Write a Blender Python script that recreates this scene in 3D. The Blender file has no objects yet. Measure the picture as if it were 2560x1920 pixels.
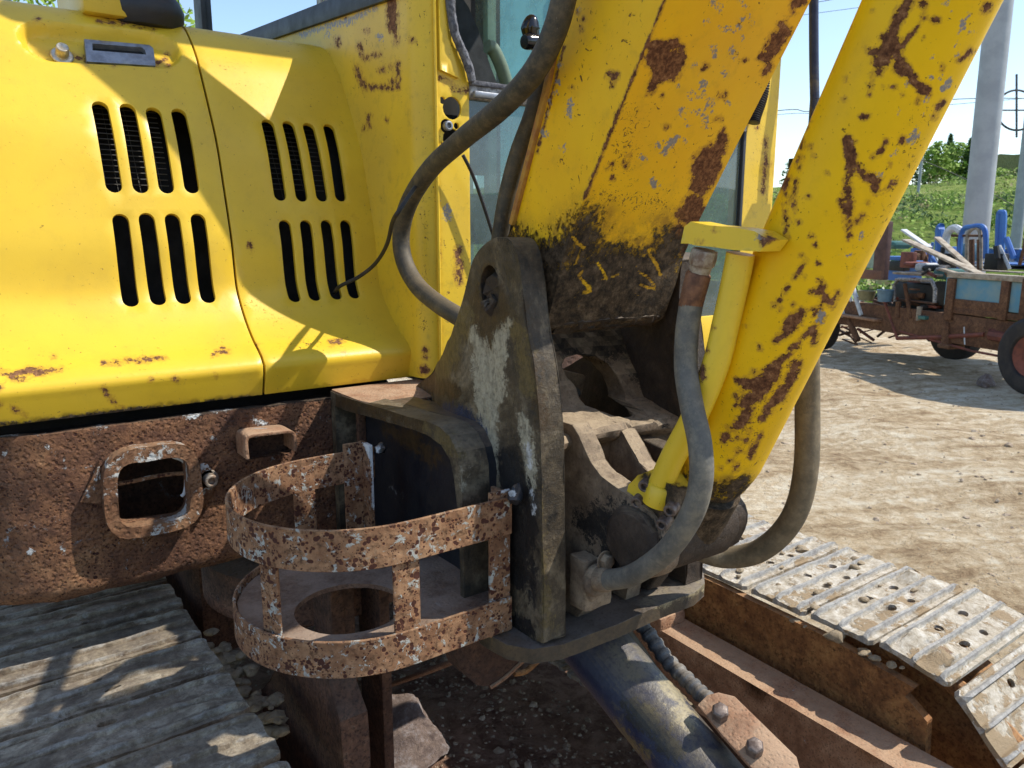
import bpy, bmesh, math, random
import numpy as np
from mathutils import Vector, Matrix, noise as mnoise
from mathutils.geometry import delaunay_2d_cdt
random.seed(7); np.random.seed(7)
SC = bpy.context.scene
# ------------------------------------------------------------------ camera
# X runs across the machine (away to the right in view), Y runs towards its rear, Z up, metres
CAM = Vector((0.0, 0.0, 1.45)); PITCH = math.radians(11.0); AZ = math.radians(54.0); FPX = 773.0
FH = Vector((math.cos(AZ), math.sin(AZ), 0)); RT = Vector((math.sin(AZ), -math.cos(AZ), 0))
cd = bpy.data.cameras.new('camera'); cam = bpy.data.objects.new('camera', cd); SC.collection.objects.link(cam)
cd.sensor_width = 36.0; cd.lens = 36.0 * FPX / 1024.0; cd.clip_start = 0.05; cd.clip_end = 6000
FW = (FH * math.cos(PITCH) + Vector((0, 0, -math.sin(PITCH)))).normalized(); UP = RT.cross(FW).normalized()
cam.matrix_world = Matrix(((RT.x, UP.x, -FW.x, CAM.x), (RT.y, UP.y, -FW.y, CAM.y), (RT.z, UP.z, -FW.z, CAM.z), (0, 0, 0, 1)))
cd.dof.use_dof = True; cd.dof.focus_distance = 1.35; cd.dof.aperture_fstop = 15.0
SC.camera = cam
# ------------------------------------------------------------------ light
SUN = Vector((1.0, -0.61, 1.46)).normalized()
sd = bpy.data.lights.new('sun', 'SUN'); sun = bpy.data.objects.new('sun', sd); SC.collection.objects.link(sun)
sd.energy = 3.0; sd.angle = math.radians(0.55); sd.color = (1.0, 0.94, 0.82)
sun.rotation_euler = SUN.to_track_quat('Z', 'Y').to_euler(); sun.location = (6, -4, 9)
wd = bpy.data.worlds.new('World'); SC.world = wd; wd.use_nodes = True
SC.view_settings.view_transform = 'Standard'; SC.view_settings.look = 'None'
SC.view_settings.gamma = 1.0; SC.view_settings.exposure = 0.93; SC.view_settings.use_curve_mapping = False
try:
    SC.cycles.max_bounces = 6; SC.cycles.diffuse_bounces = 4; SC.cycles.glossy_bounces = 3
    SC.cycles.transmission_bounces = 5; SC.cycles.transparent_max_bounces = 8
    SC.cycles.use_denoising = True; SC.cycles.sample_clamp_indirect = 6.0
except Exception: pass

# ------------------------------------------------------------------ node helper
class G:
    def __init__(s, tree):
        s.t = tree; s.n = tree.nodes; s.l = tree.links
    def new(s, typ, **kw):
        nd = s.n.new(typ)
        for k, v in kw.items(): setattr(nd, k, v)
        return nd
    def put(s, sock, v):
        if v is None: return
        if isinstance(v, bpy.types.NodeSocket): s.l.new(v, sock)
        else:
            try: sock.default_value = v
            except Exception: sock.default_value = tuple(v) + (1.0,)
    def m(s, op, a, b=None, c=None, clamp=False):
        nd = s.new('ShaderNodeMath', operation=op, use_clamp=clamp)
        for i, v in enumerate((a, b, c)): s.put(nd.inputs[i], v)
        return nd.outputs[0]
    def add(s, a, b): return s.m('ADD', a, b)
    def sub(s, a, b): return s.m('SUBTRACT', a, b)
    def mul(s, a, b): return s.m('MULTIPLY', a, b)
    def mx(s, a, b): return s.m('MAXIMUM', a, b)
    def ss(s, v, lo, hi):      # smoothstep
        nd = s.new('ShaderNodeMapRange', interpolation_type='SMOOTHSTEP')
        s.put(nd.inputs[0], v); nd.inputs[1].default_value = lo; nd.inputs[2].default_value = hi
        nd.inputs[3].default_value = 0; nd.inputs[4].default_value = 1
        return nd.outputs[0]
    def mapr(s, v, a, b, c, d):
        nd = s.new('ShaderNodeMapRange'); s.put(nd.inputs[0], v)
        for i, x in enumerate((a, b, c, d)): nd.inputs[i + 1].default_value = x
        return nd.outputs[0]
    def mix(s, f, a, b, mode='MIX'):
        nd = s.new('ShaderNodeMix', data_type='RGBA', blend_type=mode, clamp_factor=True)
        s.put(nd.inputs[0], f); s.put(nd.inputs[6], a); s.put(nd.inputs[7], b)
        return nd.outputs[2]
    def co(s, k='Object', scale=None, rnd=True):
        tc = s.new('ShaderNodeTexCoord').outputs[k]
        if rnd:
            oi = s.new('ShaderNodeObjectInfo').outputs['Random']
            nd = s.new('ShaderNodeVectorMath', operation='MULTIPLY_ADD')
            cb = s.new('ShaderNodeCombineXYZ')
            for i in range(3): s.l.new(oi, cb.inputs[i])
            s.l.new(cb.outputs[0], nd.inputs[0]); nd.inputs[1].default_value = (37, 19, 53); s.l.new(tc, nd.inputs[2]); tc = nd.outputs[0]
        if scale is not None:
            v = s.new('ShaderNodeVectorMath', operation='MULTIPLY'); s.l.new(tc, v.inputs[0]); v.inputs[1].default_value = scale; tc = v.outputs[0]
        return tc
    def noise(s, vec, scale, detail=4, rough=.55, dist=0, out=0):
        nd = s.new('ShaderNodeTexNoise'); s.put(nd.inputs['Vector'], vec)
        nd.inputs['Scale'].default_value = scale; nd.inputs['Detail'].default_value = detail
        nd.inputs['Roughness'].default_value = rough; nd.inputs['Distortion'].default_value = dist
        return nd.outputs[out]
    def vor(s, vec, scale, feature='F1', rnd=1.0, out='Distance'):
        nd = s.new('ShaderNodeTexVoronoi', feature=feature); s.put(nd.inputs['Vector'], vec)
        nd.inputs['Scale'].default_value = scale; nd.inputs['Randomness'].default_value = rnd
        return nd.outputs[out]
    def attr(s, name): return s.new('ShaderNodeAttribute', attribute_name=name).outputs['Fac']
    def ramp(s, f, stops):
        nd = s.new('ShaderNodeValToRGB'); s.put(nd.inputs[0], f); cr = nd.color_ramp
        while len(cr.elements) < len(stops): cr.elements.new(0.5)
        for e, (p, c) in zip(cr.elements, stops): e.position = p; e.color = tuple(c) + (1,)
        return nd.outputs[0]
    def bump(s, h, dist, nrm=None, strength=1.0):
        nd = s.new('ShaderNodeBump'); s.put(nd.inputs['Height'], h); nd.inputs['Distance'].default_value = dist
        nd.inputs['Strength'].default_value = strength
        if nrm is not None: s.l.new(nrm, nd.inputs['Normal'])
        return nd.outputs[0]
    def upz(s):
        g = s.new('ShaderNodeNewGeometry'); sp = s.new('ShaderNodeSeparateXYZ'); s.l.new(g.outputs['True Normal'], sp.inputs[0]); return sp.outputs[2]

def mat(name):
    m = bpy.data.materials.new(name); m.use_nodes = True; m.node_tree.nodes.clear(); g = G(m.node_tree)
    out = g.new('ShaderNodeOutputMaterial'); b = g.new('ShaderNodeBsdfPrincipled'); g.l.new(b.outputs[0], out.inputs[0])
    def fin(col, rough=.6, nrm=None, metal=0.0, spec=.5, **kw):
        g.put(b.inputs['Base Color'], col); g.put(b.inputs['Roughness'], rough); g.put(b.inputs['Metallic'], metal)
        g.put(b.inputs['Specular IOR Level'], spec)
        if nrm is not None: g.l.new(nrm, b.inputs['Normal'])
        for k, v in kw.items(): g.put(b.inputs[k.replace('_', ' ')], v)
        return m
    return g, fin

def L(r, g_, b):       # sRGB 0-255 -> linear
    return tuple(((c / 255) / 12.92 if c / 255 <= .04045 else ((c / 255 + .055) / 1.055) ** 2.4) for c in (r, g_, b))

# ------------------------------------------------------------------ world sky: nishita with thin clouds
g = G(wd.node_tree); wd.node_tree.nodes.clear()
sky = g.new('ShaderNodeTexSky', sky_type='NISHITA'); sky.sun_disc = False
sky.sun_elevation = math.asin(SUN.z); sky.sun_rotation = math.atan2(SUN.x, SUN.y); sky.air_density = 1.0; sky.dust_density = 0.3; sky.ozone_density = 1.2
gc = g.new('ShaderNodeTexCoord').outputs['Generated']
vm = g.new('ShaderNodeVectorMath', operation='MULTIPLY'); g.l.new(gc, vm.inputs[0]); vm.inputs[1].default_value = (1, 1, 5)
cl = g.mul(g.ss(g.noise(vm.outputs[0], 1.6, 7, .6, .6), .55, .85), .22)
cc = g.mix(cl, g.mix(.06, sky.outputs[0], (4.2, 4.0, 3.7, 1)), (7.6, 7.8, 8.0, 1))
bg = g.new('ShaderNodeBackground'); g.l.new(cc, bg.inputs[0]); bg.inputs[1].default_value = 0.124
wo = g.new('ShaderNodeOutputWorld'); g.l.new(bg.outputs[0], wo.inputs[0])

# ------------------------------------------------------------------ rays: a point on a real plane seen at (u,v); u,v measured on a 2212 px wide view
KD = 1024.0 / 2212.0
def P(u, v, X=None, Y=None, Z=None, D=None):
    d = FW + RT * ((u * KD - 512) / FPX) + UP * ((384 - v * KD) / FPX)
    if X is not None: t = (X - CAM.x) / d.x
    elif Y is not None: t = (Y - CAM.y) / d.y
    elif Z is not None: t = (Z - CAM.z) / d.z
    else: t = D
    return CAM + d * t
def Q(ox, oy, s):            # coordinates read in an enlargement (origin in 2560 px photo, scale) -> 2212 px view
    return lambda x, y: ((ox + x / s) / 1.15732, (oy + y / s) / 1.15732)
def project(co):             # n x 3 -> n x 2 in the 2212 px view
    d = co - np.array(CAM); z = d @ np.array(FW)
    z = np.where(np.abs(z) < 1e-4, 1e-4, z)
    return np.stack([(512 + FPX * (d @ np.array(RT)) / z) / KD, (384 - FPX * (d @ np.array(UP)) / z) / KD], 1)
def W(lat, dep, z=0.0):      # ground position right of / ahead of the camera
    v = RT * lat + FH * dep; return Vector((v.x, v.y, z))

# ------------------------------------------------------------------ objects
LOC = {}
def tag(o, label=None, cat=None, group=None, kind=None):
    if label: o['label'] = label
    if cat: o['category'] = cat
    if group: o['group'] = group
    if kind: o['kind'] = kind
    return o
def empty(name, loc, label=None, cat=None, group=None):
    o = bpy.data.objects.new(name, None); SC.collection.objects.link(o); o.location = loc; o.empty_display_size = .1
    LOC[o.name] = Vector(loc); return tag(o, label, cat, group)
def wloc(o): return LOC.get(o.name, Vector((0, 0, 0)))
def link(name, me, m=None, parent=None, loc=(0, 0, 0)):
    """mesh data in world coordinates minus loc; parents only translate"""
    o = bpy.data.objects.new(name, me); SC.collection.objects.link(o)
    LOC[o.name] = Vector(loc)
    if parent is not None: o.parent = parent; o.location = Vector(loc) - wloc(parent)
    else: o.location = loc
    if m is not None and not me.materials:
        for k in (m if isinstance(m, (list, tuple)) else [m]): me.materials.append(k)
    return o
def sharpen(me, ang=35):
    bm = bmesh.new(); bm.from_mesh(me); bmesh.ops.recalc_face_normals(bm, faces=bm.faces); c = math.radians(ang)
    for f in bm.faces: f.smooth = True
    for e in bm.edges:
        if len(e.link_faces) == 2: e.smooth = e.calc_face_angle(0) < c
    bm.to_mesh(me); bm.free(); me.update()
def make(name, verts, faces, m=None, parent=None, ang=35, bevel=0, seg=2, rough=None, weld=False, mats=None, bang=40):
    me = bpy.data.meshes.new(name); me.from_pydata([tuple(v) for v in verts], [], faces)
    if weld:
        bm = bmesh.new(); bm.from_mesh(me); bmesh.ops.remove_doubles(bm, verts=bm.verts, dist=weld if weld is not True else 1e-5); bm.to_mesh(me); bm.free()
    bm = bmesh.new(); bm.from_mesh(me); bmesh.ops.recalc_face_normals(bm, faces=bm.faces); bm.to_mesh(me); bm.free()
    if bevel: me = bevelled(me, bevel, seg, bang)
    if rough: lump(me, *rough)
    sharpen(me, ang); me.name = name
    return link(name, me, m, parent)
def bevelled(me, w, seg=2, ang=40):
    o = bpy.data.objects.new('tmp', me); SC.collection.objects.link(o)
    md = o.modifiers.new('b', 'BEVEL'); md.width = w; md.segments = seg; md.limit_method = 'ANGLE'; md.angle_limit = math.radians(ang); md.use_clamp_overlap = True
    dg = bpy.context.evaluated_depsgraph_get(); r = bpy.data.meshes.new_from_object(o.evaluated_get(dg))
    bpy.data.objects.remove(o); return r
def lump(me, amp, scale, seed=0.0):
    me.update(); n = len(me.vertices); co = np.empty(n * 3); me.vertices.foreach_get('co', co); no = np.empty(n * 3); me.vertices.foreach_get('normal', no)
    co = co.reshape(-1, 3); no = no.reshape(-1, 3)
    off = np.array([mnoise.fractal(Vector((c[0] * scale + seed, c[1] * scale, c[2] * scale)), 1.0, 2.1, 3) for c in co])
    co += no * (off * amp)[:, None]; me.vertices.foreach_set('co', co.ravel()); me.update()
def inpoly(pts, poly):
    x, y = pts[:, 0], pts[:, 1]; r = np.zeros(len(pts), bool); n = len(poly); j = n - 1
    for i in range(n):
        xi, yi = poly[i]; xj, yj = poly[j]
        c = ((yi > y) != (yj > y)) & (x < (xj - xi) * (y - yi) / ((yj - yi) or 1e-12) + xi); r ^= c; j = i
    return r
def segd(pts, a, b):
    a = np.array(a); b = np.array(b); ab = b - a; L2 = max(float(ab @ ab), 1e-12); t = np.clip(((pts - a) @ ab) / L2, 0, 1)
    return np.linalg.norm(pts - (a + t[:, None] * ab), axis=1), t
def resample(loop, sp, closed=True):
    out = []; n = len(loop)
    for i in range(n if closed else n - 1):
        a = Vector(loop[i]); b = Vector(loop[(i + 1) % n]); k = max(1, int(round((b - a).length / sp)))
        for j in range(k): out.append(a + (b - a) * (j / k))
    if not closed: out.append(Vector(loop[-1]))
    return out
def cdt(outer, holes, sp, levels=None, extra=None):
    loops = [resample(outer, sp)] + [resample(h, sp * .6) for h in holes]
    vs, es = [], []
    for lp in loops:
        b = len(vs); vs += [Vector(p) for p in lp]; es += [(b + i, b + (i + 1) % len(lp)) for i in range(len(lp))]
    A = np.array([[p[0], p[1]] for p in outer]); x0, y0 = A.min(0); x1, y1 = A.max(0)
    xs = np.arange(x0 + sp * .5, x1, sp); ys = np.array(levels) if levels is not None else np.arange(y0 + sp * .5, y1, sp)
    gx, gy = np.meshgrid(xs, ys); gx = gx.copy()
    if levels is None: gx[1::2] += sp * .5
    pts = np.stack([gx.ravel(), gy.ravel()], 1)
    if extra is not None and len(extra): pts = np.vstack([pts, extra])
    ok = inpoly(pts, outer)
    for h in holes: ok &= ~inpoly(pts, h)
    pts = pts[ok]
    if len(pts):
        bd = np.array([[v[0], v[1]] for v in vs]); keep = np.ones(len(pts), bool)
        for c in range(0, len(pts), 2000):
            q = pts[c:c + 2000]; keep[c:c + 2000] = (((q[:, None] - bd[None]) ** 2).sum(2).min(1) > (sp * .42) ** 2)
        pts = pts[keep]
    vs += [Vector((float(p[0]), float(p[1]))) for p in pts]
    r = delaunay_2d_cdt([Vector((v[0], v[1])) for v in vs], es, [], 0, 1e-7)
    V = np.array([[v.x, v.y] for v in r[0]]); F = np.array([f for f in r[2] if len(f) == 3]); c = V[F].mean(1); ok = inpoly(c, outer)
    for h in holes: ok &= ~inpoly(c, h)
    return V, F[ok]
def slab(name, outer, holes, sp, f, thick, m=None, parent=None, bevel=0, seg=2, ang=35, rough=None, levels=None, extra=None, open_back=False):
    """plate outlined in (a,b); f(a,b,w) places it, w runs 0..thick through the plate"""
    V, F = cdt(outer, holes, sp, levels, extra); n = len(V)
    vs = [f(float(a), float(b), 0.0) for a, b in V] + [f(float(a), float(b), thick) for a, b in V]
    fs = [tuple(int(i) for i in t) for t in F]; cnt = {}
    for t in fs:
        for i in range(3):
            e = (t[i], t[(i + 1) % 3]); k = (min(e), max(e)); cnt.setdefault(k, []).append(e)
    back = [] if open_back else [(t[2] + n, t[1] + n, t[0] + n) for t in fs]
    side = [(e[0][1], e[0][0], e[0][0] + n, e[0][1] + n) for k, e in cnt.items() if len(e) == 1]
    return make(name, vs, fs + back + side, m, parent, ang, bevel, seg, rough)
def fX(x0): return lambda a, b, w: Vector((x0 + w, a, b))       # plate facing -X, outlined in (Y,Z)
def fY(y0): return lambda a, b, w: Vector((a, y0 + w, b))       # plate facing -Y, outlined in (X,Z)
def fZ(z0): return lambda a, b, w: Vector((a, b, z0 - w))       # plate facing up, outlined in (X,Y)
def arc(cx, cy, r, a0, a1, n, ry=None):
    ry = ry or r; return [(cx + r * math.cos(math.radians(a0 + (a1 - a0) * i / n)), cy + ry * math.sin(math.radians(a0 + (a1 - a0) * i / n))) for i in range(n + 1)]
def rrect(x0, y0, x1, y1, r, n=6):
    return arc(x1 - r, y0 + r, r, -90, 0, n) + arc(x1 - r, y1 - r, r, 0, 90, n) + arc(x0 + r, y1 - r, r, 90, 180, n) + arc(x0 + r, y0 + r, r, 180, 270, n)
def box(name, lo, hi, m=None, parent=None, bevel=.002, rough=None, sub=0, rot=None, ang=35):
    bm = bmesh.new(); bmesh.ops.create_cube(bm, size=1); lo = Vector(lo); hi = Vector(hi); c = (lo + hi) / 2; s = hi - lo
    if sub: bmesh.ops.subdivide_edges(bm, edges=bm.edges, cuts=sub, use_grid_fill=True)
    for v in bm.verts:
        v.co = Vector((v.co.x * s.x, v.co.y * s.y, v.co.z * s.z))
        if rot is not None: v.co = rot @ v.co
        v.co += c
    me = bpy.data.meshes.new(name); bm.to_mesh(me); bm.free()
    if bevel: me = bevelled(me, min(bevel, min(s) * .45), 2)
    if rough: lump(me, *rough)
    sharpen(me, ang); me.name = name; return link(name, me, m, parent)
def spline(pts, n=10, closed=False):
    P_ = [Vector(p) for p in pts]; out = []; N = len(P_)
    for i in range(N if closed else N - 1):
        g_ = lambda k: P_[k % N] if closed else P_[max(0, min(N - 1, k))]
        p0, p1, p2, p3 = g_(i - 1), g_(i), g_(i + 1), g_(i + 2)
        for j in range(n):
            t = j / n; out.append(.5 * ((2 * p1) + (p2 - p0) * t + (2 * p0 - 5 * p1 + 4 * p2 - p3) * t * t + (3 * p1 - p0 - 3 * p2 + p3) * t ** 3))
    if not closed: out.append(P_[-1])
    return out
def sweep(path, prof, closed=False, radii=None, cap=True, up0=None, tilt=None):
    """prof: list of (a,b) in the frame normal to the path"""
    n = len(path); k = len(prof); vs, fs = [], []
    T = [((path[(i + 1) % n] if closed or i < n - 1 else path[i]) - (path[i - 1] if closed or i > 0 else path[i])).normalized() for i in range(n)]
    up = Vector(up0) if up0 else (Vector((0, 0, 1)) if abs(T[0].z) < .9 else Vector((1, 0, 0)))
    for i in range(n):
        up = (up - T[i] * up.dot(T[i])).normalized(); sd_ = T[i].cross(up); r = radii[i] if radii is not None else 1.0
        for a, b in prof: vs.append(path[i] + sd_ * (a * r) + up * (b * r))
    for i in range(n if closed else n - 1):
        for j in range(k):
            a = i * k + j; b = i * k + (j + 1) % k; c = ((i + 1) % n) * k + (j + 1) % k; d = ((i + 1) % n) * k + j; fs.append((a, b, c, d))
    if cap and not closed: fs += [tuple(range(k))[::-1], tuple((n - 1) * k + j for j in range(k))]
    return vs, fs
def circ(r, k=16): return [(r * math.cos(2 * math.pi * i / k), r * math.sin(2 * math.pi * i / k)) for i in range(k)]
def tube(name, pts, r, m=None, parent=None, n=10, k=16, radii=None, rough=None, smooth=True, closed=False, ang=35):
    path = spline(pts, n, closed) if smooth else [Vector(p) for p in pts]
    rr = None
    if radii is not None:
        xs = np.linspace(0, 1, len(radii)); rr = np.interp(np.linspace(0, 1, len(path)), xs, radii)
    vs, fs = sweep(path, circ(r, k), closed, rr); return make(name, vs, fs, m, parent, ang, rough=rough)
def lathe(prof, axis_o, axis_d, k=24, cap=True):
    """prof: (distance along axis, radius)"""
    d = Vector(axis_d).normalized(); u = d.orthogonal().normalized(); w = d.cross(u); o = Vector(axis_o); vs, fs = [], []
    for t, r in prof:
        for j in range(k):
            a = 2 * math.pi * j / k; vs.append(o + d * t + (u * math.cos(a) + w * math.sin(a)) * r)
    for i in range(len(prof) - 1):
        for j in range(k): fs.append((i * k + j, i * k + (j + 1) % k, (i + 1) * k + (j + 1) % k, (i + 1) * k + j))
    if cap: fs += [tuple(range(k))[::-1], tuple((len(prof) - 1) * k + j for j in range(k))]
    return vs, fs
def turned(name, prof, o, d, m=None, parent=None, k=24, bevel=0, rough=None, ang=35, seg=2):
    vs, fs = lathe(prof, o, d, k); return make(name, vs, fs, m, parent, ang, bevel, seg, rough)
def bolt(name, o, d, r, h, m=None, parent=None, washer=True, socket=False):
    prof_k = 24 if socket else 6; vs, fs = [], []
    def addp(v, f):
        b = len(vs); vs.extend(v); fs.extend([tuple(i + b for i in q) for q in f])
    o = Vector(o); d = Vector(d).normalized()
    if washer: addp(*lathe([(0, r * 1.45), (h * .2, r * 1.45)], o, d, 20))
    z0 = h * .2 if washer else 0
    if socket: addp(*lathe([(z0, r), (z0 + h * .9, r), (z0 + h, r * .9), (z0 + h, r * .55), (z0 + h * .5, r * .5)], o, d, 20))
    else: addp(*lathe([(z0, r * 1.1), (z0 + h * .85, r * 1.1), (z0 + h, r * .9)], o, d, 6))
    return make(name, vs, fs, m, parent, 30, bevel=r * .06, seg=1)
def join(name, parts, m, parent, ang=35, bevel=0, rough=None):
    vs, fs = [], []
    for v, f in parts:
        b = len(vs); vs += list(v); fs += [tuple(i + b for i in q) for q in f]
    return make(name, vs, fs, m, parent, ang, bevel, 2, rough)
def bxv(lo, hi, rot=None, c0=None):
    lo = Vector(lo); hi = Vector(hi); v = [Vector((x, y, z)) for x in (lo.x, hi.x) for y in (lo.y, hi.y) for z in (lo.z, hi.z)]
    if rot is not None:
        c = Vector(c0) if c0 is not None else (lo + hi) / 2; v = [c + rot @ (p - c) for p in v]
    return v, [(0, 1, 3, 2), (4, 6, 7, 5), (0, 4, 5, 1), (2, 3, 7, 6), (0, 2, 6, 4), (1, 5, 7, 3)]
def rodv(a, b, r, k=8):
    a = Vector(a); b = Vector(b); return lathe([(0, r), ((b - a).length, r)], a, b - a, k)
# ------------------------------------------------------------------ wear drawn on surfaces: strokes (u,v,radius) traced where the photo has them
def paint(o, name, strokes, k=1.0, R=60.0):
    me = o.data; n = len(me.vertices); co = np.empty(n * 3); me.vertices.foreach_get('co', co); co = co.reshape(-1, 3) + np.array(wloc(o))
    p = project(co); best = np.full(n, 1e9)
    for s in strokes:
        if len(s) == 1: s = [s[0], s[0]]
        for a, b in zip(s[:-1], s[1:]):
            d, t = segd(p, a[:2], b[:2]); r = (a[2] + (b[2] - a[2]) * t) * k; best = np.minimum(best, d - r)
    val = np.clip((R - best) / R, 0, 3)
    at = me.attributes.get(name) or me.attributes.new(name, 'FLOAT', 'POINT'); old = np.empty(n, dtype=np.float32); at.data.foreach_get('value', old)
    at.data.foreach_set('value', np.maximum(old, val.astype(np.float32)))
def ST(q, lst, sc):           # strokes read in an enlargement
    return [[(*q(x, y), r / sc / 1.15732) for x, y, r in s] for s in lst]
# ------------------------------------------------------------------ materials
def m_paint(name, base, base2=None, speck=.665, dust=.12, rough=.38, chipc=None, jag=.32, speck_size=70, scuff=0.0, coat=0.0, spec=.5):
    g, fin = mat(name); o = g.co(); base2 = base2 or tuple(c * .86 for c in base)
    col = g.mix(g.ss(g.noise(o, 5, 4, .6), .35, .68), base, base2)
    fade = g.ss(g.noise(o, 2.2, 3, .55, .4), .45, .75); col = g.mix(g.mul(fade, dust * 1.2), col, (.56, .42, .10))
    fine = g.noise(o, 320, 3, .6); big = g.noise(o, 75, 8, .72); bl = g.noise(o, 9, 4, .6)
    grime = g.ss(g.noise(o, 28, 7, .72), .50, .76); col = g.mix(g.mul(grime, dust), col, (.16, .10, .045))
    # small stone chips, in drifts
    wob = g.noise(o, speck_size, 6, .68, 1.1); th = g.mapr(g.noise(o, 6, 3, .6), .3, .7, speck + .05, speck - .035)
    sp = g.ss(g.sub(wob, th), 0.0, .016)
    spA = g.ss(g.add(g.mul(g.attr('speck'), .11), g.sub(g.noise(o, 130, 5, .75, 1.4), .735)), 0, .02); tiny = g.ss(g.add(g.sub(g.noise(o, 170, 4, .7), .672), g.mul(g.sub(g.noise(o, 10, 3), .5), .10)), 0, .02); spA = g.mx(spA, g.mul(tiny, .8))
    sp = g.mx(sp, spA)
    a = g.attr('chip'); j = g.mul(g.sub(big, .5), jag * 2.2); aj = g.add(a, g.add(j, g.mul(g.sub(g.noise(o, 210, 4, .7), .5), jag * .5)))
    on = g.ss(a, .45, .55); ch = g.mul(g.ss(aj, .985, 1.01), on); ring = g.mul(g.ss(aj, .86, .98), on)
    rustc = g.ramp(g.noise(o, 120, 6, .75), [(.30, (.035, .014, .008)), (.47, (.125, .050, .022)), (.60, (.25, .115, .050)), (.72, (.40, .24, .13))])
    if chipc: rustc = g.mix(.6, rustc, chipc)
    col = g.mix(g.mul(ring, .55), col, (.42, .20, .03)); halo = g.mul(g.ss(a, .82, 1.0), g.ss(g.noise(o, 70, 6, .8), .42, .65)); col = g.mix(g.mul(halo, .40), col, (.30, .13, .02))
    msk = g.mx(ch, sp); col = g.mix(msk, col, rustc)
    ga = g.attr('grey'); gj = g.add(ga, g.mul(g.sub(g.noise(o, 130, 6, .75), .5), 1.0)); gm = g.mul(g.ss(gj, .96, 1.04), g.ss(ga, .5, .6))
    col = g.mix(gm, col, g.mix(g.noise(o, 200, 4), (.16, .14, .13), (.36, .34, .34)))
    gr = g.attr('grease'); st = g.co(scale=(1.0, 1.0, .85)); gj = g.add(gr, g.add(g.mul(g.sub(g.noise(st, 75, 9, .85), .5), 2.6), g.mul(g.sub(bl, .5), .9)))
    gm2 = g.mul(g.ss(gj, .76, .98), g.ss(gr, .15, .4)); sc = g.attr('scratch'); scm = g.ss(g.add(sc, g.mul(g.sub(g.noise(o, 120, 7, .85), .5), 1.5)), .93, 1.03)
    gm2 = g.mul(gm2, g.sub(1.0, g.mul(scm, .95)))
    gcol = g.ramp(g.noise(o, 60, 7, .75), [(.34, (.012, .008, .005)), (.46, (.055, .036, .020)), (.56, (.125, .084, .048)), (.70, (.26, .19, .12))])
    film = g.mul(g.ss(gr, .10, .85), g.ss(g.noise(o, 26, 8, .8), .36, .60)); col = g.mix(g.mul(film, .75), col, (.17, .085, .022)); col = g.mix(gm2, col, gcol)
    r = g.mapr(g.add(g.mul(msk, 1.0), g.mul(fade, .15)), 0, 1, rough, .85); r = g.mix(gm2, r, (.62, .62, .62, 1))
    h = g.add(g.mul(fine, .06), g.add(g.mul(g.noise(o, 22, 4, .6), .12), g.mul(msk, -.45)))
    h = g.add(h, g.add(g.mul(g.mul(msk, g.noise(o, 230, 4, .7)), .5), g.mul(gm2, g.add(.5, g.mul(g.noise(o, 110, 8, .85), 3.2)))))
    return fin(col, r, g.bump(h, .0022), 0, spec)
HOODC = (.74, .49, .030); BOOMC = (.70, .43, .016)
MP_hood = m_paint('hood_yellow_paint', HOODC, (.66, .43, .028), speck=.684, dust=.10, rough=.36, speck_size=110, spec=.42)
MP_cab = m_paint('cab_yellow_paint', (.78, .52, .030), (.70, .46, .035), speck=.655, dust=.34, rough=.42, spec=.4)
MP_boom = m_paint('boom_yellow_paint', (.88, .52, .004), (.82, .44, .003), speck=.650, dust=.20, rough=.50, speck_size=58, spec=.22)
MP_cyl = m_paint('cylinder_yellow_paint', (.88, .54, .004), (.80, .47, .003), speck=.668, dust=.10, rough=.46, speck_size=60, spec=.22)
MP_arm = m_paint('pipe_yellow_paint', (.78, .54, .03), speck=.735, dust=.12, rough=.36)

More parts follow.
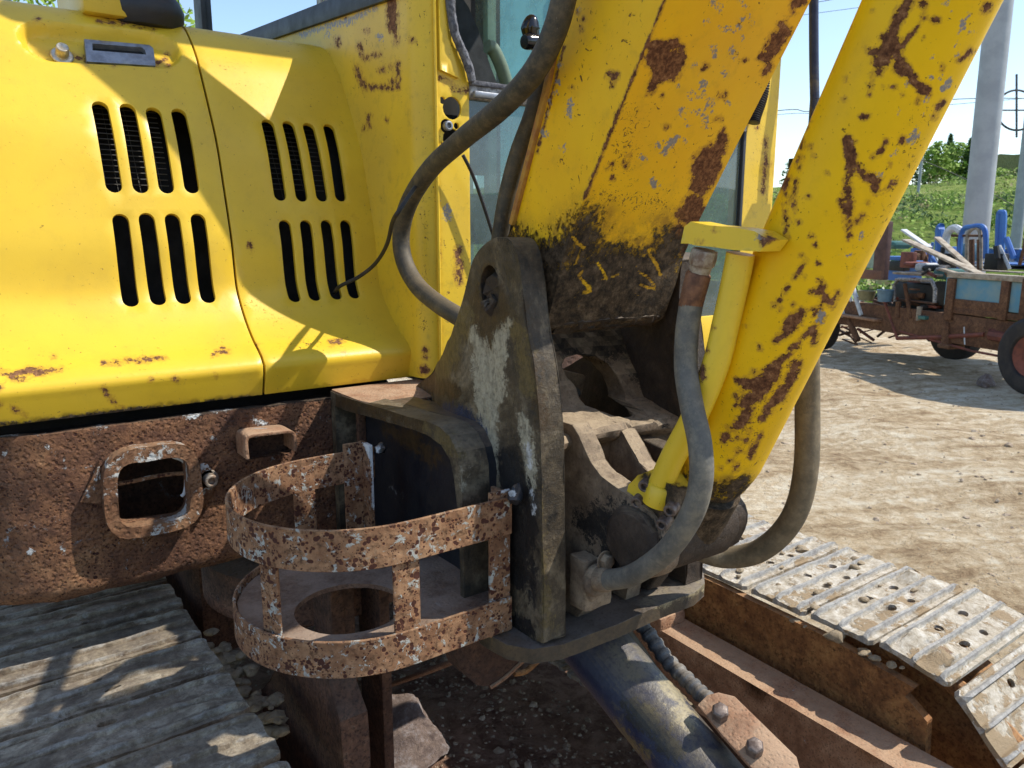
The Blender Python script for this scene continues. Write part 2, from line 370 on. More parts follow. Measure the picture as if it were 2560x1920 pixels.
def m_rust(name, cols, pale=(.42, .40, .38), pale_th=.62, blue=None, pit=120, amp=.0016, rough=.82, spots=None, dustz=.25, pale_scale=16, dustc=(.36, .24, .14)):
    g, fin = mat(name); o = g.co()
    col = g.ramp(g.add(g.mul(g.noise(o, 30, 7, .75), .6), g.mul(g.noise(o, 6, 4, .6, .5), .4)), [(.32, cols[0]), (.46, cols[1]), (.58, cols[2]), (.72, cols[3])])
    mott = g.noise(o, pit * 1.6, 3, .7); col = g.mix(g.ss(mott, .45, .72), col, tuple(c * .42 for c in cols[1]))
    v = g.vor(o, pit, 'SMOOTH_F1'); vm_ = g.ss(v, .10, .42); h = g.mul(vm_, .6)
    pm = g.ss(g.add(g.noise(o, pale_scale, 7, .72, .6), g.mul(g.sub(g.noise(o, 140, 4, .7), .5), .22)), pale_th, pale_th + .045)
    if blue is not None:
        bm_ = g.ss(g.noise(g.co(scale=(1, 1, 1.3)), 7, 6, .7, .8), .57, .62); col = g.mix(bm_, col, blue)
    col = g.mix(pm, col, g.mix(g.noise(o, 60, 4), pale, tuple(c * .6 for c in pale))); h = g.add(h, g.mul(pm, .25))
    if spots:
        d1 = g.vor(o, spots[0], 'F1'); rr = g.noise(o, spots[0] * .45, 2); t = g.sub(g.mapr(rr, .35, .7, .02, spots[1]), d1); sm = g.ss(g.add(t, g.mul(g.sub(g.noise(o, 250, 3), .5), .12)), 0, .10)
        d2 = g.vor(o, spots[0] * 2.3, 'F1'); t2 = g.ss(g.sub(g.mapr(g.noise(o, spots[0] * .6, 2), .4, .7, .0, spots[1] * .9), d2), 0, .1); sm = g.mx(sm, t2)
        hal = g.ss(g.add(t, .13), 0, .2); col = g.mix(g.mul(hal, .5), col, (.30, .13, .055)); col = g.mix(sm, col, (.060, .020, .013)); h = g.sub(h, g.mul(sm, .5))
    at = g.attr('dark'); dm = g.ss(g.add(at, g.mul(g.sub(g.noise(o, 60, 6, .8), .5), .9)), .8, 1.05); col = g.mix(dm, col, (.018, .015, .014))
    wa = g.attr('white'); wm = g.mul(g.ss(g.add(wa, g.mul(g.sub(g.noise(o, 110, 6, .8), .5), 1.4)), .93, 1.0), g.ss(wa, .3, .5)); col = g.mix(wm, col, (.62, .64, .66))
    uz = g.ss(g.upz(), .35, .95); col = g.mix(g.mul(g.mul(uz, dustz), g.ss(g.noise(o, 12, 5, .7), .3, .6)), col, dustc)
    h = g.add(h, g.add(g.mul(g.noise(o, pit * .8, 6, .8), .9), g.mul(g.noise(o, 18, 3), .6))); h = g.add(h, g.mul(wm, .4))
    return fin(col, rough, g.bump(h, amp), 0, .35)
RB = [(.040, .016, .010), (.115, .046, .022), (.21, .092, .040), (.33, .165, .080)]
MR_frame = m_rust('pitted_rusty_frame_steel', [(.045, .020, .016), (.135, .062, .036), (.25, .120, .060), (.42, .235, .12)], (.42, .41, .42), .630, None, 105, .0075, spots=(95, .40), dustz=.2)
MR_port = m_rust('rusty_port_steel', [(.06, .03, .02), (.17, .08, .04), (.28, .15, .08), (.40, .28, .18)], (.60, .60, .58), .545, None, 95, .0035, dustz=.3)
MR_strap = m_rust('rusty_strap_steel', [(.10, .045, .025), (.21, .105, .055), (.33, .19, .105), (.44, .30, .19)], (.46, .48, .46), .560, None, 60, .0014, spots=(105, .66), pale_scale=44)
MR_ring = m_rust('dusty_rusty_plate', [(.08, .045, .03), (.15, .09, .06), (.21, .14, .10), (.28, .21, .17)], (.30, .28, .28), .66, None, 140, .0010, dustz=.7, dustc=(.30, .23, .18))
MR_beam = m_rust('pale_rusty_beam', [(.14, .065, .035), (.29, .15, .085), (.42, .25, .155), (.52, .36, .24)], (.34, .36, .38), .66, None, 150, .0012, dustz=.6, dustc=(.42, .30, .20))  # paler rust tone for beams, bars and the box top
MR_dark = m_rust('dark_rusty_steel', [(.030, .018, .015), (.085, .044, .030), (.16, .080, .048), (.26, .16, .10)], (.16, .15, .15), .66, None, 90, .0022, dustz=.5, dustc=(.17, .13, .10))
MR_side = m_rust('brown_rusty_side_plate', [(.085, .036, .016), (.26, .115, .042), (.42, .21, .075), (.52, .31, .13)], (.30, .24, .16), .66, None, 70, .0018, dustz=.4)
MR_tow = m_rust('rusty_cart_steel', [(.04, .02, .012), (.12, .055, .03), (.20, .10, .05), (.26, .16, .10)], (.3, .28, .26), .68, None, 60, .002)

def m_dirty(name, cols, th=(.35, .5, .65), scale=14, amp=.0016, bscale=90, rough=.75, blue=None, dustz=.5, dustc=(.30, .24, .17), zst=1.0, spec=.4, ridge=False):
    g, fin = mat(name); o = g.co(); s = g.co(scale=(1, 1, zst))
    f = g.add(g.mul(g.noise(s, scale, 7, .72, .7), .7), g.mul(g.noise(s, scale * 5, 5, .7), .3))
    col = g.ramp(f, [(th[0], cols[0]), (th[1], cols[1]), (th[2], cols[2])])
    for nm, c in (('brown', (.060, .036, .016)), ('pale', (.42, .39, .30)), ('blue', (.020, .035, .085)), ('olive', (.14, .105, .045)), ('dark', (.016, .014, .014)), ('tan', (.34, .28, .17)), ('white', (.60, .62, .64))):
        a = g.attr(nm); k = g.mul(g.ss(g.add(a, g.add(g.mul(g.sub(g.noise(s, 60, 9, .9, .6), .5), 4.2), g.mul(g.sub(g.noise(s, 16, 5, .75), .5), 2.4))), .80, 1.02), g.ss(a, .1, .5))
        c2 = tuple(x * .55 for x in c); col = g.mix(k, col, g.mix(g.ss(g.noise(s, 80, 5, .7), .35, .7), c, c2))
    if ridge: mo = g.ss(g.noise(o, 30, 8, .8, .5), .44, .60); col = g.mix(g.mul(mo, .65), col, (.12, .080, .052)); wh = g.ss(g.noise(s, 22, 8, .85, .8), .56, .66); col = g.mix(g.mul(wh, .7), col, (.52, .49, .43))
    if ridge: col = g.mix(g.mul(g.mul(g.ss(g.sub(1.0, g.attr('low')), .3, .8), .75), g.ss(g.noise(o, 20, 5, .7), .42, .60)), col, g.mix(g.ss(g.noise(o, 45, 6, .7), .35, .65), (.44, .42, .39), (.20, .185, .17)))
    uz = g.ss(g.upz(), .30, .9); col = g.mix(g.mul(g.mul(uz, dustz), g.ss(g.noise(o, 16, 6, .75), .25, .6)), col, dustc)
    mt = g.ss(g.noise(o, bscale * 1.4, 6, .8), .50, .66); col = g.mix(g.mul(mt, .55), col, tuple(c * .35 for c in cols[1])); lt = g.ss(g.noise(s, bscale * .5, 7, .85, .5), .58, .66); col = g.mix(g.mul(lt, .35), col, cols[2])
    h = g.add(g.mul(g.noise(o, bscale, 7, .78), 1.0), g.mul(g.noise(o, bscale * .3, 4, .6), .8))
    return fin(col, g.mapr(f, .3, .7, rough - .2, rough), g.bump(h, amp), 0, spec)
MD_ear = m_dirty('oily_dusty_bracket_paint', [(.012, .011, .011), (.072, .055, .036), (.24, .195, .13)], (.38, .51, .65), scale=11, amp=.0030, rough=.60, zst=.75)
MD_box = m_dirty('black_oily_paint', [(.006, .008, .014), (.016, .018, .024), (.055, .050, .044)], (.38, .56, .80), scale=8, amp=.0006, rough=.48, dustz=.55, dustc=(.24, .17, .12), spec=.5)
MD_cast = m_dirty('clay_coated_casting', [(.080, .056, .040), (.19, .140, .098), (.34, .265, .185)], (.34, .5, .66), scale=12, amp=.0034, bscale=70, rough=.85, dustz=.9, dustc=(.40, .31, .21))
MD_grease = m_dirty('caked_grease', [(.016, .010, .007), (.045, .030, .021), (.110, .078, .055)], (.36, .52, .72), scale=14, amp=.0040, bscale=80, rough=.72, dustz=.35)
MD_plate = m_dirty('oily_base_plate', [(.030, .027, .025), (.075, .055, .036), (.14, .095, .050)], scale=10, amp=.0012, rough=.62, dustz=.8, dustc=(.17, .145, .13))
MD_blue = m_dirty('dark_blue_dusty_paint', [(.008, .013, .045), (.022, .028, .060), (.13, .105, .060)], (.38, .52, .66), scale=9, amp=.0012, rough=.5, dustz=.50, dustc=(.26, .21, .11))
MD_link = m_dirty('grey_hydraulic_hose_wrap', [(.030, .033, .040), (.085, .088, .095), (.20, .19, .17)], scale=18, amp=.001, rough=.6)

def m_hose(name, c0, c1, dust=(.30, .24, .16), amount=.5, sc=14):
    g, fin = mat(name); o = g.co(); f = g.noise(o, sc, 6, .7, .5); col = g.mix(g.ss(f, .35, .68), c0, c1)
    d = g.mul(g.ss(g.noise(o, 50, 6, .75), .42, .68), amount); col = g.mix(d, col, dust); uz = g.ss(g.upz(), .2, .9)
    col = g.mix(g.mul(uz, .45), col, dust); scr = g.ss(g.noise(g.co(scale=(3, 3, 1)), 170, 3, .6), .66, .74); col = g.mix(g.mul(scr, .3), col, (.35, .33, .30))
    return fin(col, .62, g.bump(g.add(g.noise(o, 260, 4, .7), g.mul(g.noise(o, 40, 4), .8)), .0006), 0, .4)
MH_old = m_hose('weathered_black_hose', (.030, .028, .024), (.075, .066, .048), (.17, .125, .070), .5)
MH_grey = m_hose('dusty_grey_hose', (.085, .084, .078), (.155, .150, .135), (.25, .22, .165), .6)
MH_side = m_hose('clay_dusted_hose', (.10, .082, .055), (.16, .125, .08), (.28, .22, .14), .5)
MH_wire = m_hose('black_cable_rubber', (.012, .012, .013), (.022, .021, .022), (.08, .07, .06), .25)

def m_simple(name, c, rough=.5, metal=0, spec=.5, var=.25, scale=20, amp=.0004, bs=120, c2=None):
    g, fin = mat(name); o = g.co(); f = g.noise(o, scale, 5, .65); c2 = c2 or tuple(max(0, x * (1 - var)) for x in c)
    return fin(g.mix(g.ss(f, .35, .65), c, c2), g.mapr(f, .3, .7, rough * .85, min(1, rough * 1.15)), g.bump(g.noise(o, bs, 4, .7), amp), metal, spec)
MS_black = m_simple('matt_black', (.012, .012, .013), .6)
MS_void = m_simple('unlit_depth_black', (.010, .010, .011), .9)  # near-black colour stands for the unlit depth behind openings
MS_rubber = m_simple('black_rubber_seal', (.020, .021, .028), .5)
MS_lever = m_simple('glossy_black_lever', (.010, .010, .014), .16, spec=.6, amp=.0001)
MS_galv = m_simple('galvanised_handle', (.30, .32, .36), .42, .55, c2=(.20, .21, .24), scale=40)
MS_lock = m_simple('worn_lock_metal', (.62, .58, .50), .35, .6, c2=(.40, .33, .22), scale=60)
MS_fin = m_simple('radiator_fins', (.075, .07, .06), .6, .3)
MS_trim = m_simple('grey_weatherstrip', (.15, .155, .18), .8, c2=(.06, .06, .075), scale=120, amp=.001)
MS_seat = m_simple('dark_seat_fabric', (.012, .017, .024), .8)
MS_lin = m_simple('cab_lining_green_grey', (.14, .20, .15), .6)
MS_alu = m_simple('scuffed_window_rail', (.42, .40, .38), .45, .4, c2=(.14, .12, .11), scale=60)
MS_fit = m_simple('rusty_fitting', (.22, .10, .05), .7, .2, c2=(.11, .05, .03), scale=70, amp=.0012)
MS_fitg = m_simple('corroded_zinc_nut', (.42, .38, .32), .6, .4, c2=(.20, .13, .09), scale=50, amp=.0012)
MS_boltb = m_simple('oily_brown_bolt', (.20, .16, .14), .5, .3, c2=(.09, .06, .05), scale=80, amp=.0008)
MS_pole = m_simple('galvanised_pole', (.36, .38, .41), .55, .1, c2=(.30, .32, .35), scale=3)
MS_wire = m_simple('line_wire', (.05, .05, .055), .6)
MS_tyre = m_simple('dusty_tyre', (.018, .016, .017), .85, c2=(.045, .038, .034), scale=12)
MS_wood = m_simple('weathered_timber', (.42, .36, .28), .8, c2=(.24, .19, .14), scale=14)
MS_bluep = m_simple('blue_cart_paint', (.035, .12, .42), .45, c2=(.05, .17, .46), scale=6)
MS_bluef = m_simple('faded_blue_cart_panel', (.09, .26, .38), .6, c2=(.20, .30, .32), scale=5)
MS_white = m_simple('white_scrap', (.62, .64, .66), .6)
MS_redr = m_simple('red_oxide_scrap', (.22, .06, .035), .7, c2=(.12, .04, .03), scale=10)
MS_teal = m_simple('teal_bucket', (.05, .16, .14), .5)
MS_house = m_simple('pale_house_render', (.36, .38, .40), .8, scale=1)
MS_roof = m_simple('grey_roof', (.12, .12, .14), .8, scale=1)
def m_glass(name, tint, opac, rough=.02, dirt=.25):
    """tinted pane: part of the light passes, part meets the dusty film on it"""
    g, _ = mat(name); nt = g.t; nt.nodes.clear(); out = g.new('ShaderNodeOutputMaterial')
    tr = g.new('ShaderNodeBsdfTransparent'); tr.inputs[0].default_value = (*tint, 1); gl = g.new('ShaderNodeBsdfGlossy'); gl.inputs['Roughness'].default_value = rough
    gl.inputs[0].default_value = (.9, .95, 1, 1); df = g.new('ShaderNodeBsdfDiffuse'); df.inputs[0].default_value = (*[min(1, t * .45 + .03) for t in tint], 1)
    fr = g.new('ShaderNodeFresnel'); fr.inputs[0].default_value = 1.5; o = g.co(); f = g.mul(g.ss(g.noise(o, 8, 6, .75), .35, .8), dirt); sp = g.ss(g.noise(o, 160, 3, .6), .70, .74)
    f = g.m('ADD', g.add(f, opac), g.mul(sp, .35), clamp=True)
    a = g.new('ShaderNodeMixShader'); g.l.new(f, a.inputs[0]); g.l.new(tr.outputs[0], a.inputs[1]); g.l.new(df.outputs[0], a.inputs[2])
    b = g.new('ShaderNodeMixShader'); g.l.new(fr.outputs[0], b.inputs[0]); g.l.new(a.outputs[0], b.inputs[1]); g.l.new(gl.outputs[0], b.inputs[2]); g.l.new(b.outputs[0], out.inputs[0])
    return bpy.data.materials[name] if name in bpy.data.materials else None
m_glass('cab_glass_clear', (.66, .86, .86), .34); MG_clear = bpy.data.materials['cab_glass_clear']
m_glass('cab_glass_teal', (.42, .80, .78), .62, dirt=.2); MG_teal = bpy.data.materials['cab_glass_teal']
m_glass('cab_glass_lower', (.34, .48, .52), .32); MG_low = bpy.data.materials['cab_glass_lower']

def m_shoe():
    g, fin = mat('clay_caked_track_steel'); o = g.co(); 
    col = g.mix(g.ss(g.noise(o, 60, 6, .75), .35, .65), (.46, .45, .43), (.28, .27, .26))
    mud = g.ramp(g.noise(o, 45, 6, .75), [(.3, (.26, .21, .15)), (.5, (.50, .45, .37)), (.68, (.68, .66, .62))])
    mm = g.ss(g.add(g.noise(g.co(scale=(1, .7, 1)), 14, 7, .72, .5), g.mul(g.attr('low'), .30)), .58, .72); col = g.mix(mm, col, mud)
    cl = g.ss(g.add(g.noise(o, 9, 6, .7), g.mul(g.attr('low'), .14)), .66, .72); col = g.mix(cl, col, (.33, .25, .16))
    rs = g.ss(g.noise(o, 11, 5, .7), .64, .70); col = g.mix(g.mul(rs, .6), col, (.13, .06, .035))
    h = g.add(g.mul(g.noise(o, 130, 7, .8), 1.0), g.add(g.mul(g.noise(o, 35, 6, .75), 1.2), g.mul(cl, .6)))
    return fin(col, .9, g.bump(h, .0042), 0, .25)
MT_shoe = m_shoe()
MT_shoe_d = m_dirty('grey_dusted_track_steel', [(.10, .070, .045), (.28, .225, .155), (.54, .47, .36)], (.38, .49, .60), scale=8, amp=.0060, bscale=75, rough=.88, dustz=.25, dustc=(.40, .36, .30), ridge=True)
MT_clod = m_dirty('dry_clay_clod', [(.20, .15, .09), (.33, .26, .17), (.46, .39, .29)], scale=40, amp=.004, bscale=90, rough=.95)

def m_ground():
    g, fin = mat('dry_clay_yard'); o = g.new('ShaderNodeTexCoord').outputs['Object']
    st = g.new('ShaderNodeVectorMath', operation='MULTIPLY'); g.l.new(o, st.inputs[0]); st.inputs[1].default_value = (1.0, 1.0, 1)
    a = g.noise(st.outputs[0], .9, 8, .68, .8); b = g.noise(o, 9, 7, .78, .4)
    rt = g.new('ShaderNodeVectorRotate', rotation_type='Z_AXIS'); g.l.new(o, rt.inputs['Vector']); rt.inputs['Angle'].default_value = math.radians(28)
    rs = g.new('ShaderNodeVectorMath', operation='MULTIPLY'); g.l.new(rt.outputs[0], rs.inputs[0]); rs.inputs[1].default_value = (.28, 4.2, 1); rut = g.noise(rs.outputs[0], 1.6, 7, .7, .5); a = g.add(g.mul(a, .5), g.mul(rut, .5))
    col = g.ramp(g.add(g.mul(a, .55), g.mul(b, .45)), [(.38, (.24, .155, .088)), (.45, (.44, .32, .19)), (.51, (.62, .49, .325)), (.58, (.80, .71, .55))])
    peb = g.ss(g.vor(o, 34), .05, .22); pc = g.new('ShaderNodeTexVoronoi'); g.l.new(o, pc.inputs[0]); pc.inputs['Scale'].default_value = 34
    pm = g.ss(g.noise(o, 5, 4), .50, .62); col = g.mix(g.mul(g.mul(g.sub(1, peb), pm), .7), col, (.46, .42, .38))
    under_shade = g.attr('shadowsoil'); col = g.mix(g.ss(g.add(under_shade, g.mul(g.sub(g.noise(o, 3, 5), .5), .6)), .5, .9), col, g.mix(g.ss(b, .4, .6), (.22, .125, .088), (.46, .30, .22)))  # soil under the machine is browner, with its shade put into the colour
    gr = g.ss(g.add(g.noise(o, .35, 5, .6), g.mul(g.attr('grassy'), .6)), .78, .86); col = g.mix(gr, col, g.mix(g.ss(g.noise(o, 3.5, 6, .7), .4, .6), (.075, .105, .022), (.20, .18, .08)))
    h = g.add(g.add(g.mul(g.noise(o, 16, 8, .78), 1), g.mul(rut, 1.6)), g.mul(g.sub(1, peb), .35))
    return fin(col, .95, g.bump(h, .045), 0, .2)
MGd = m_ground()
def m_field():
    g, fin = mat('rough_hillside_grass'); o = g.new('ShaderNodeTexCoord').outputs['Object']
    col = g.ramp(g.add(g.mul(g.noise(o, .11, 7, .7, .5), .5), g.mul(g.noise(o, 1.6, 6, .7), .5)), [(.34, (.06, .10, .02)), (.47, (.15, .22, .04)), (.56, (.26, .32, .08)), (.68, (.42, .36, .20))])
    return fin(col, .95, g.bump(g.noise(o, 5, 7, .75), .25), 0, .1)
MF = m_field()
def m_leaf(name, a, b):
    g, fin = mat(name); o = g.co(); col = g.mix(g.ss(g.noise(o, 3, 4), .35, .65), a, b)
    return fin(col, .7, None, 0, .25)
ML_l = m_leaf('light_leaves', (.16, .27, .03), (.24, .34, .05)); ML_d = m_leaf('dark_leaves', (.04, .09, .02), (.075, .14, .03)); ML_b = m_leaf('brownish_scrub', (.24, .20, .09), (.15, .20, .06))
def m_hill():
    g, fin = mat('distant_wooded_hill'); o = g.new('ShaderNodeTexCoord').outputs['Object']
    return fin(g.mix(g.noise(o, .02, 8, .8), (.035, .058, .020), (.07, .085, .035)), 1.0, g.bump(g.noise(o, .08, 6, .8), 6), 0, .05)
MHill = m_hill()
# ================================================================== SETTING: ground, field, hills
def terr(x, y):
    lat = x * RT.x + y * RT.y; dep = x * FH.x + y * FH.y; r = math.hypot(x, y)
    n = mnoise.fractal(Vector((x * .8, y * .8, 0)), 1, 2, 4) * .035 + mnoise.fractal(Vector((x * 4, y * 4, 3)), 1, 2, 4) * .014
    if r < 8: n += mnoise.fractal(Vector((x * 16, y * 16, 7)), 1, 2, 3) * .006
    ph = (lat * .55 + dep * .83 + mnoise.noise(Vector((x * .5, y * .5, 1))) * .35) * 2.2          # wheel ruts crossing the yard
    n += .02 * math.sin(ph * 2.4) * (1 if r < 20 else 0)
    k = max(0.0, min(1.0, (r - 3.0) / 3)); n *= .55 + .45 * k
    s = max(0.0, r - 26.0); s = 7.6 * (1 - math.exp(-s / 42.0)) if dep > -5 or True else 0
    if r > 26: n += mnoise.fractal(Vector((x * .07, y * .07, 5)), 1, 2, 4) * min(1.0, (r - 26) / 20) * .9
    return n + s
def build_ground():
    NR, NA = 270, 300; rs = [.15 * (4200 / .15) ** (i / (NR - 1)) for i in range(NR)]; vs, fs = [Vector((0, 0, terr(0, 0)))], []
    for r in rs:
        for j in range(NA):
            # finer angles where the view looks
            a = j / NA * 2 * math.pi; a = a - .55 * math.sin(a)
            x, y = r * math.cos(a + AZ), r * math.sin(a + AZ); z = terr(x, y)
            if r > 180: z = terr(x / r * 180, y / r * 180) - (r - 180) * .004
            vs.append(Vector((x, y, z)))
    for j in range(NA): fs.append((0, 1 + j, 1 + (j + 1) % NA))
    cut = 0
    for i in range(NR - 1):
        for j in range(NA):
            a = 1 + i * NA + j; b = 1 + i * NA + (j + 1) % NA; fs.append((a, a + NA, b + NA, b))
        if rs[i] < 24: cut = len(fs)
    me = bpy.data.meshes.new('ground'); me.from_pydata([tuple(v) for v in vs], [], fs)
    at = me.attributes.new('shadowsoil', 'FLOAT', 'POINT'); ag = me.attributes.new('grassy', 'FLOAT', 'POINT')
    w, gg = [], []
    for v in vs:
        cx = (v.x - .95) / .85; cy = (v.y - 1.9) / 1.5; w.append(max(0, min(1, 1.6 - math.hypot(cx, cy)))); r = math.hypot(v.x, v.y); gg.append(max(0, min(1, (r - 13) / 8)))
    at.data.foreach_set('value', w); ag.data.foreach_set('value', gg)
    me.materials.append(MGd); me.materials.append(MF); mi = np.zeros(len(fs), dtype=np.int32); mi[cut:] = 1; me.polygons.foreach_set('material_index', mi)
    me.polygons.foreach_set('use_smooth', np.ones(len(fs), bool)); o = link('ground', me); tag(o, kind='structure'); return o
build_ground()
def hill(name, az0, az1, R0, h, m, seed):
    vs, fs = [], []; n = 60
    for i in range(n + 1):
        t = i / n; a = math.radians(az0 + (az1 - az0) * t); env = math.sin(math.pi * t) ** .6
        hh = h * env * (.75 + .5 * mnoise.fractal(Vector((t * 4, seed, 0)), 1, 2, 4))
        for k, (f, zz) in enumerate(((1.0, -20), (1.12, .55), (1.3, 1.0), (1.8, .6))):
            p = W(R0 * f * math.sin(a), R0 * f * math.cos(a)); vs.append(Vector((p.x, p.y, zz if zz < 0 else hh * zz + 6 * mnoise.noise(Vector((t * 30, k, seed))))))
    for i in range(n):
        for k in range(3): a = i * 4 + k; fs.append((a, a + 4, a + 5, a + 1))
    tag(make(name, vs, fs, m, None, 80), kind='structure')
hill('hill', 18, 60, 700, 92, MHill, 2.0); hill('hill', -50, 20, 900, 70, MHill, 5.0)

# ================================================================== THE EXCAVATOR
EX = empty('excavator', (.95, 1.9, 0), 'yellow tracked excavator with chipped paint, greasy boom foot and rusty front frame', 'excavator')
# ---- hood: cross-section traced down the gap between its two doors, swept across the machine
XG = .502
gap = [(400, 30), (406, 62), (422, 115), (437.5, 175), (453, 240), (469, 313), (485, 415), (500, 516), (506, 575), (512.5, 628), (528, 684), (547, 734), (562.5, 765), (571, 790), (571, 812), (569, 856)]
gp = [P(u, v, X=XG) for u, v in gap]; pr = [(p.y, p.z) for p in gp]
top = pr[1]; prof = [(top[0] + .30, top[1] + .030), (top[0] + .16, top[1] + .030), (top[0] + .07, top[1] + .020), (top[0] + .022, top[1] + .002)] + [(a, b) for a, b in pr[2:]]
prof = [(p.x, p.y) for p in spline([Vector((a, b, 0)) for a, b in prof], 6)]
PS = [0.0]
for a, b in zip(prof[:-1], prof[1:]): PS.append(PS[-1] + math.hypot(b[0] - a[0], b[1] - a[1]))
PA = np.array(prof); PSA = np.array(PS); SMAX = PS[-1]
def hprof(s): return np.interp(s, PSA, PA[:, 0]), np.interp(s, PSA, PA[:, 1])
def hs_of_z(z): return float(np.interp(-z, -PA[18:, 1], PSA[18:]))
def H(X, s, w=0.0):
    s = min(max(s, 0), SMAX); y, z = hprof(s); y1, z1 = hprof(min(s + .012, SMAX)); y0, z0 = hprof(max(s - .012, 0)); ty, tz = y1 - y0, z1 - z0; l = math.hypot(ty, tz) or 1
    ny, nz = -tz / l, ty / l         # inward normal (away from the camera)
    if ny < 0 and nz > 0: ny, nz = -ny, -nz
    xl = .045; bend = 0.0
    if X < xl: bend = (xl - X); yb = bend * bend / .16 if bend < .16 else bend - .0; y += yb
    return Vector((X, y + (-tz / l) * w * (1 if -tz > 0 else 1), z + (ty / l) * w))
def Hinv(u, v):              # ray -> (X, s) on the hood skin
    y = 1.65
    for _ in range(14):
        p = P(u, v, Y=y); s = hs_of_z(p.z); y = hprof(s)[0]
    return p.x, s
qa, qb, qc, qe = Q(0, 0, 2.765), Q(0, 600, 2.765), Q(700, 0, 2.765), Q(700, 500, 2.765)
def slot(q0, p0, q1, p1, r):
    x0, s0 = Hinv(*q0(*p0)); x1, s1 = Hinv(*q1(*p1)); dx, ds = x1 - x0, s1 - s0; a = math.degrees(math.atan2(ds, dx))
    return arc(x1, s1, r, a - 90, a + 90, 8) + arc(x0, s0, r, a + 90, a + 270, 8)
slots1 = [slot(qa, a, qa, b, .0152) for a, b in (((692, 745), (787, 1280)), ((882, 760), (972, 1285)), ((1062, 785), (1150, 1288)), ((1237, 793), (1325, 1288)))]
slots1 += [slot(qa, a, qb, b, .0152) for a, b in (((835, 1530), (903, 415)), ((1015, 1522), (1093, 405)), ((1193, 1525), (1267, 398)), ((1370, 1525), (1438, 392)))]
slots2 = [slot(qa, (1852, 862), qa, (1937, 1345), .0140), slot(qc, (60, 872), qc, (150, 1352), .0140), slot(qc, (200, 885), qc, (290, 1352), .0140), slot(qc, (340, 892), qc, (420, 1352), .0140)]
slots2 += [slot(qe, a, qe, b, .0140) for a, b in (((35, 180), (100, 668)), ((180, 180), (240, 660)), ((322, 178), (388, 652)), ((455, 178), (512, 645)))]
XL = -.12; sT = .06
rc0, rc1 = Hinv(*qa(345, 268)), Hinv(*qa(1065, 325)); RR = .058
def rec(X, s):
    d, _ = segd(np.array([[X, s]]), rc0, rc1); t = max(0.0, min(1.0, (RR - float(d[0])) / .022)); return .027 * t * t * (3 - 2 * t)
def Hr(X, s, w): return H(X, s, w + rec(X, s))
ex = [(x, s) for x in np.arange(rc0[0] - .07, rc1[0] + .07, .0065) for s in np.arange(min(rc0[1], rc1[1]) - .07, max(rc0[1], rc1[1]) + .07, .0065)]
ex += [(x, s) for x in np.arange(XL + .10, .50, .0065) for s in np.arange(SMAX - .20, SMAX, .0065)] + [(x, s) for x in np.arange(XL + .10, .50, .007) for s in np.arange(.08, .20, .007)]
tl = [(XL, .40), (XL + .01, .30), (XL + .04, .22), (XL + .09, .15), (XL + .16, .10), (XL + .24, .075), (XL + .32, sT)]
h1 = slab('hood_door', [(XL, SMAX - .004)] + [(XG - .0025, SMAX - .004), (XG - .0025, sT)] + tl[::-1], slots1, .022, Hr, .011, MP_hood, EX, bevel=.0030, extra=np.array(ex))
re_ = [(705, 88), (722, 108), (736, 134), (746, 165), (755, 194), (768, 245), (780, 297), (797, 385), (805, 432), (820, 541), (836, 635), (847, 675), (861, 707), (886, 735), (897, 763), (897, 818)]
rl = [Hinv(u, v) for u, v in re_]; rl[-1] = (rl[-1][0], SMAX - .004)
x2 = [(x, s) for x in np.arange(XG + .01, .86, .007) for s in np.arange(SMAX - .20, SMAX, .007)]
h2 = slab('hood_door', [(XG + .0025, sT + .006)] + [(.70, sT + .006)] + rl + [(XG + .0025, SMAX - .004)], slots2, .022, H, .011, MP_hood, EX, bevel=.0022, extra=np.array(x2))
tag(h2, 'narrower hood door with the black cable running into a louvre'); tag(h1, 'wider hood door with recessed handle and key lock')
paint(h1, 'chip', ST(qa, [[(670, 146, 4), (760, 154, 8)], [(760, 154, 8), (880, 160, 7), (1000, 180, 4)], [(265, 128, 11)], [(1060, 200, 8)], [(600, 432, 8)], [(920, 150, 8)], [(400, 20, 6), (560, 40, 10), (700, 55, 8)], [(1180, 95, 5), (1290, 190, 9)], [(345, 365, 5), (440, 390, 4), (640, 410, 4), (800, 435, 4)], [(1085, 445, 5), (1140, 410, 5), (1150, 380, 4)], [(1165, 455, 8)], [(262, 1057, 8)], [(560, 1035, 7)]], 2.765)
      + ST(qb, [[(60, 950, 4), (120, 925, 14), (200, 905, 22), (300, 912, 14), (420, 890, 6)], [(100, 960, 8), (170, 950, 12)], [(710, 856, 4), (820, 847, 6)], [(880, 832, 5), (1000, 826, 9), (1140, 815, 7)], [(1480, 785, 5), (1540, 765, 12), (1580, 770, 5)], [(708, 1022, 9), (780, 1110, 4), (850, 1175, 3)], [(1200, 955, 6), (1225, 968, 8)], [(370, 802, 9)], [(90, 1170, 6), (140, 1190, 6), (180, 1215, 9)], [(0, 912, 5), (60, 912, 4)], [(0, 1025, 14)], [(0, 1135, 12)], [(1045, 967, 5)], [(1495, 935, 7)]], 2.765))
paint(h1, 'speck', [[(150, 15, 8), (330, 40, 10), (400, 55, 4)]], R=40)
paint(h1, 'grease', [[(0, 918, 1), (300, 886, 2), (565, 857, 1)]], R=15)
paint(h2, 'speck', [[(590, 755, 4), (640, 740, 16), (700, 740, 14), (780, 732, 4)], [(410, 60, 10), (700, 95, 8)], [(540, 650, 15), (600, 700, 12)]], R=36)
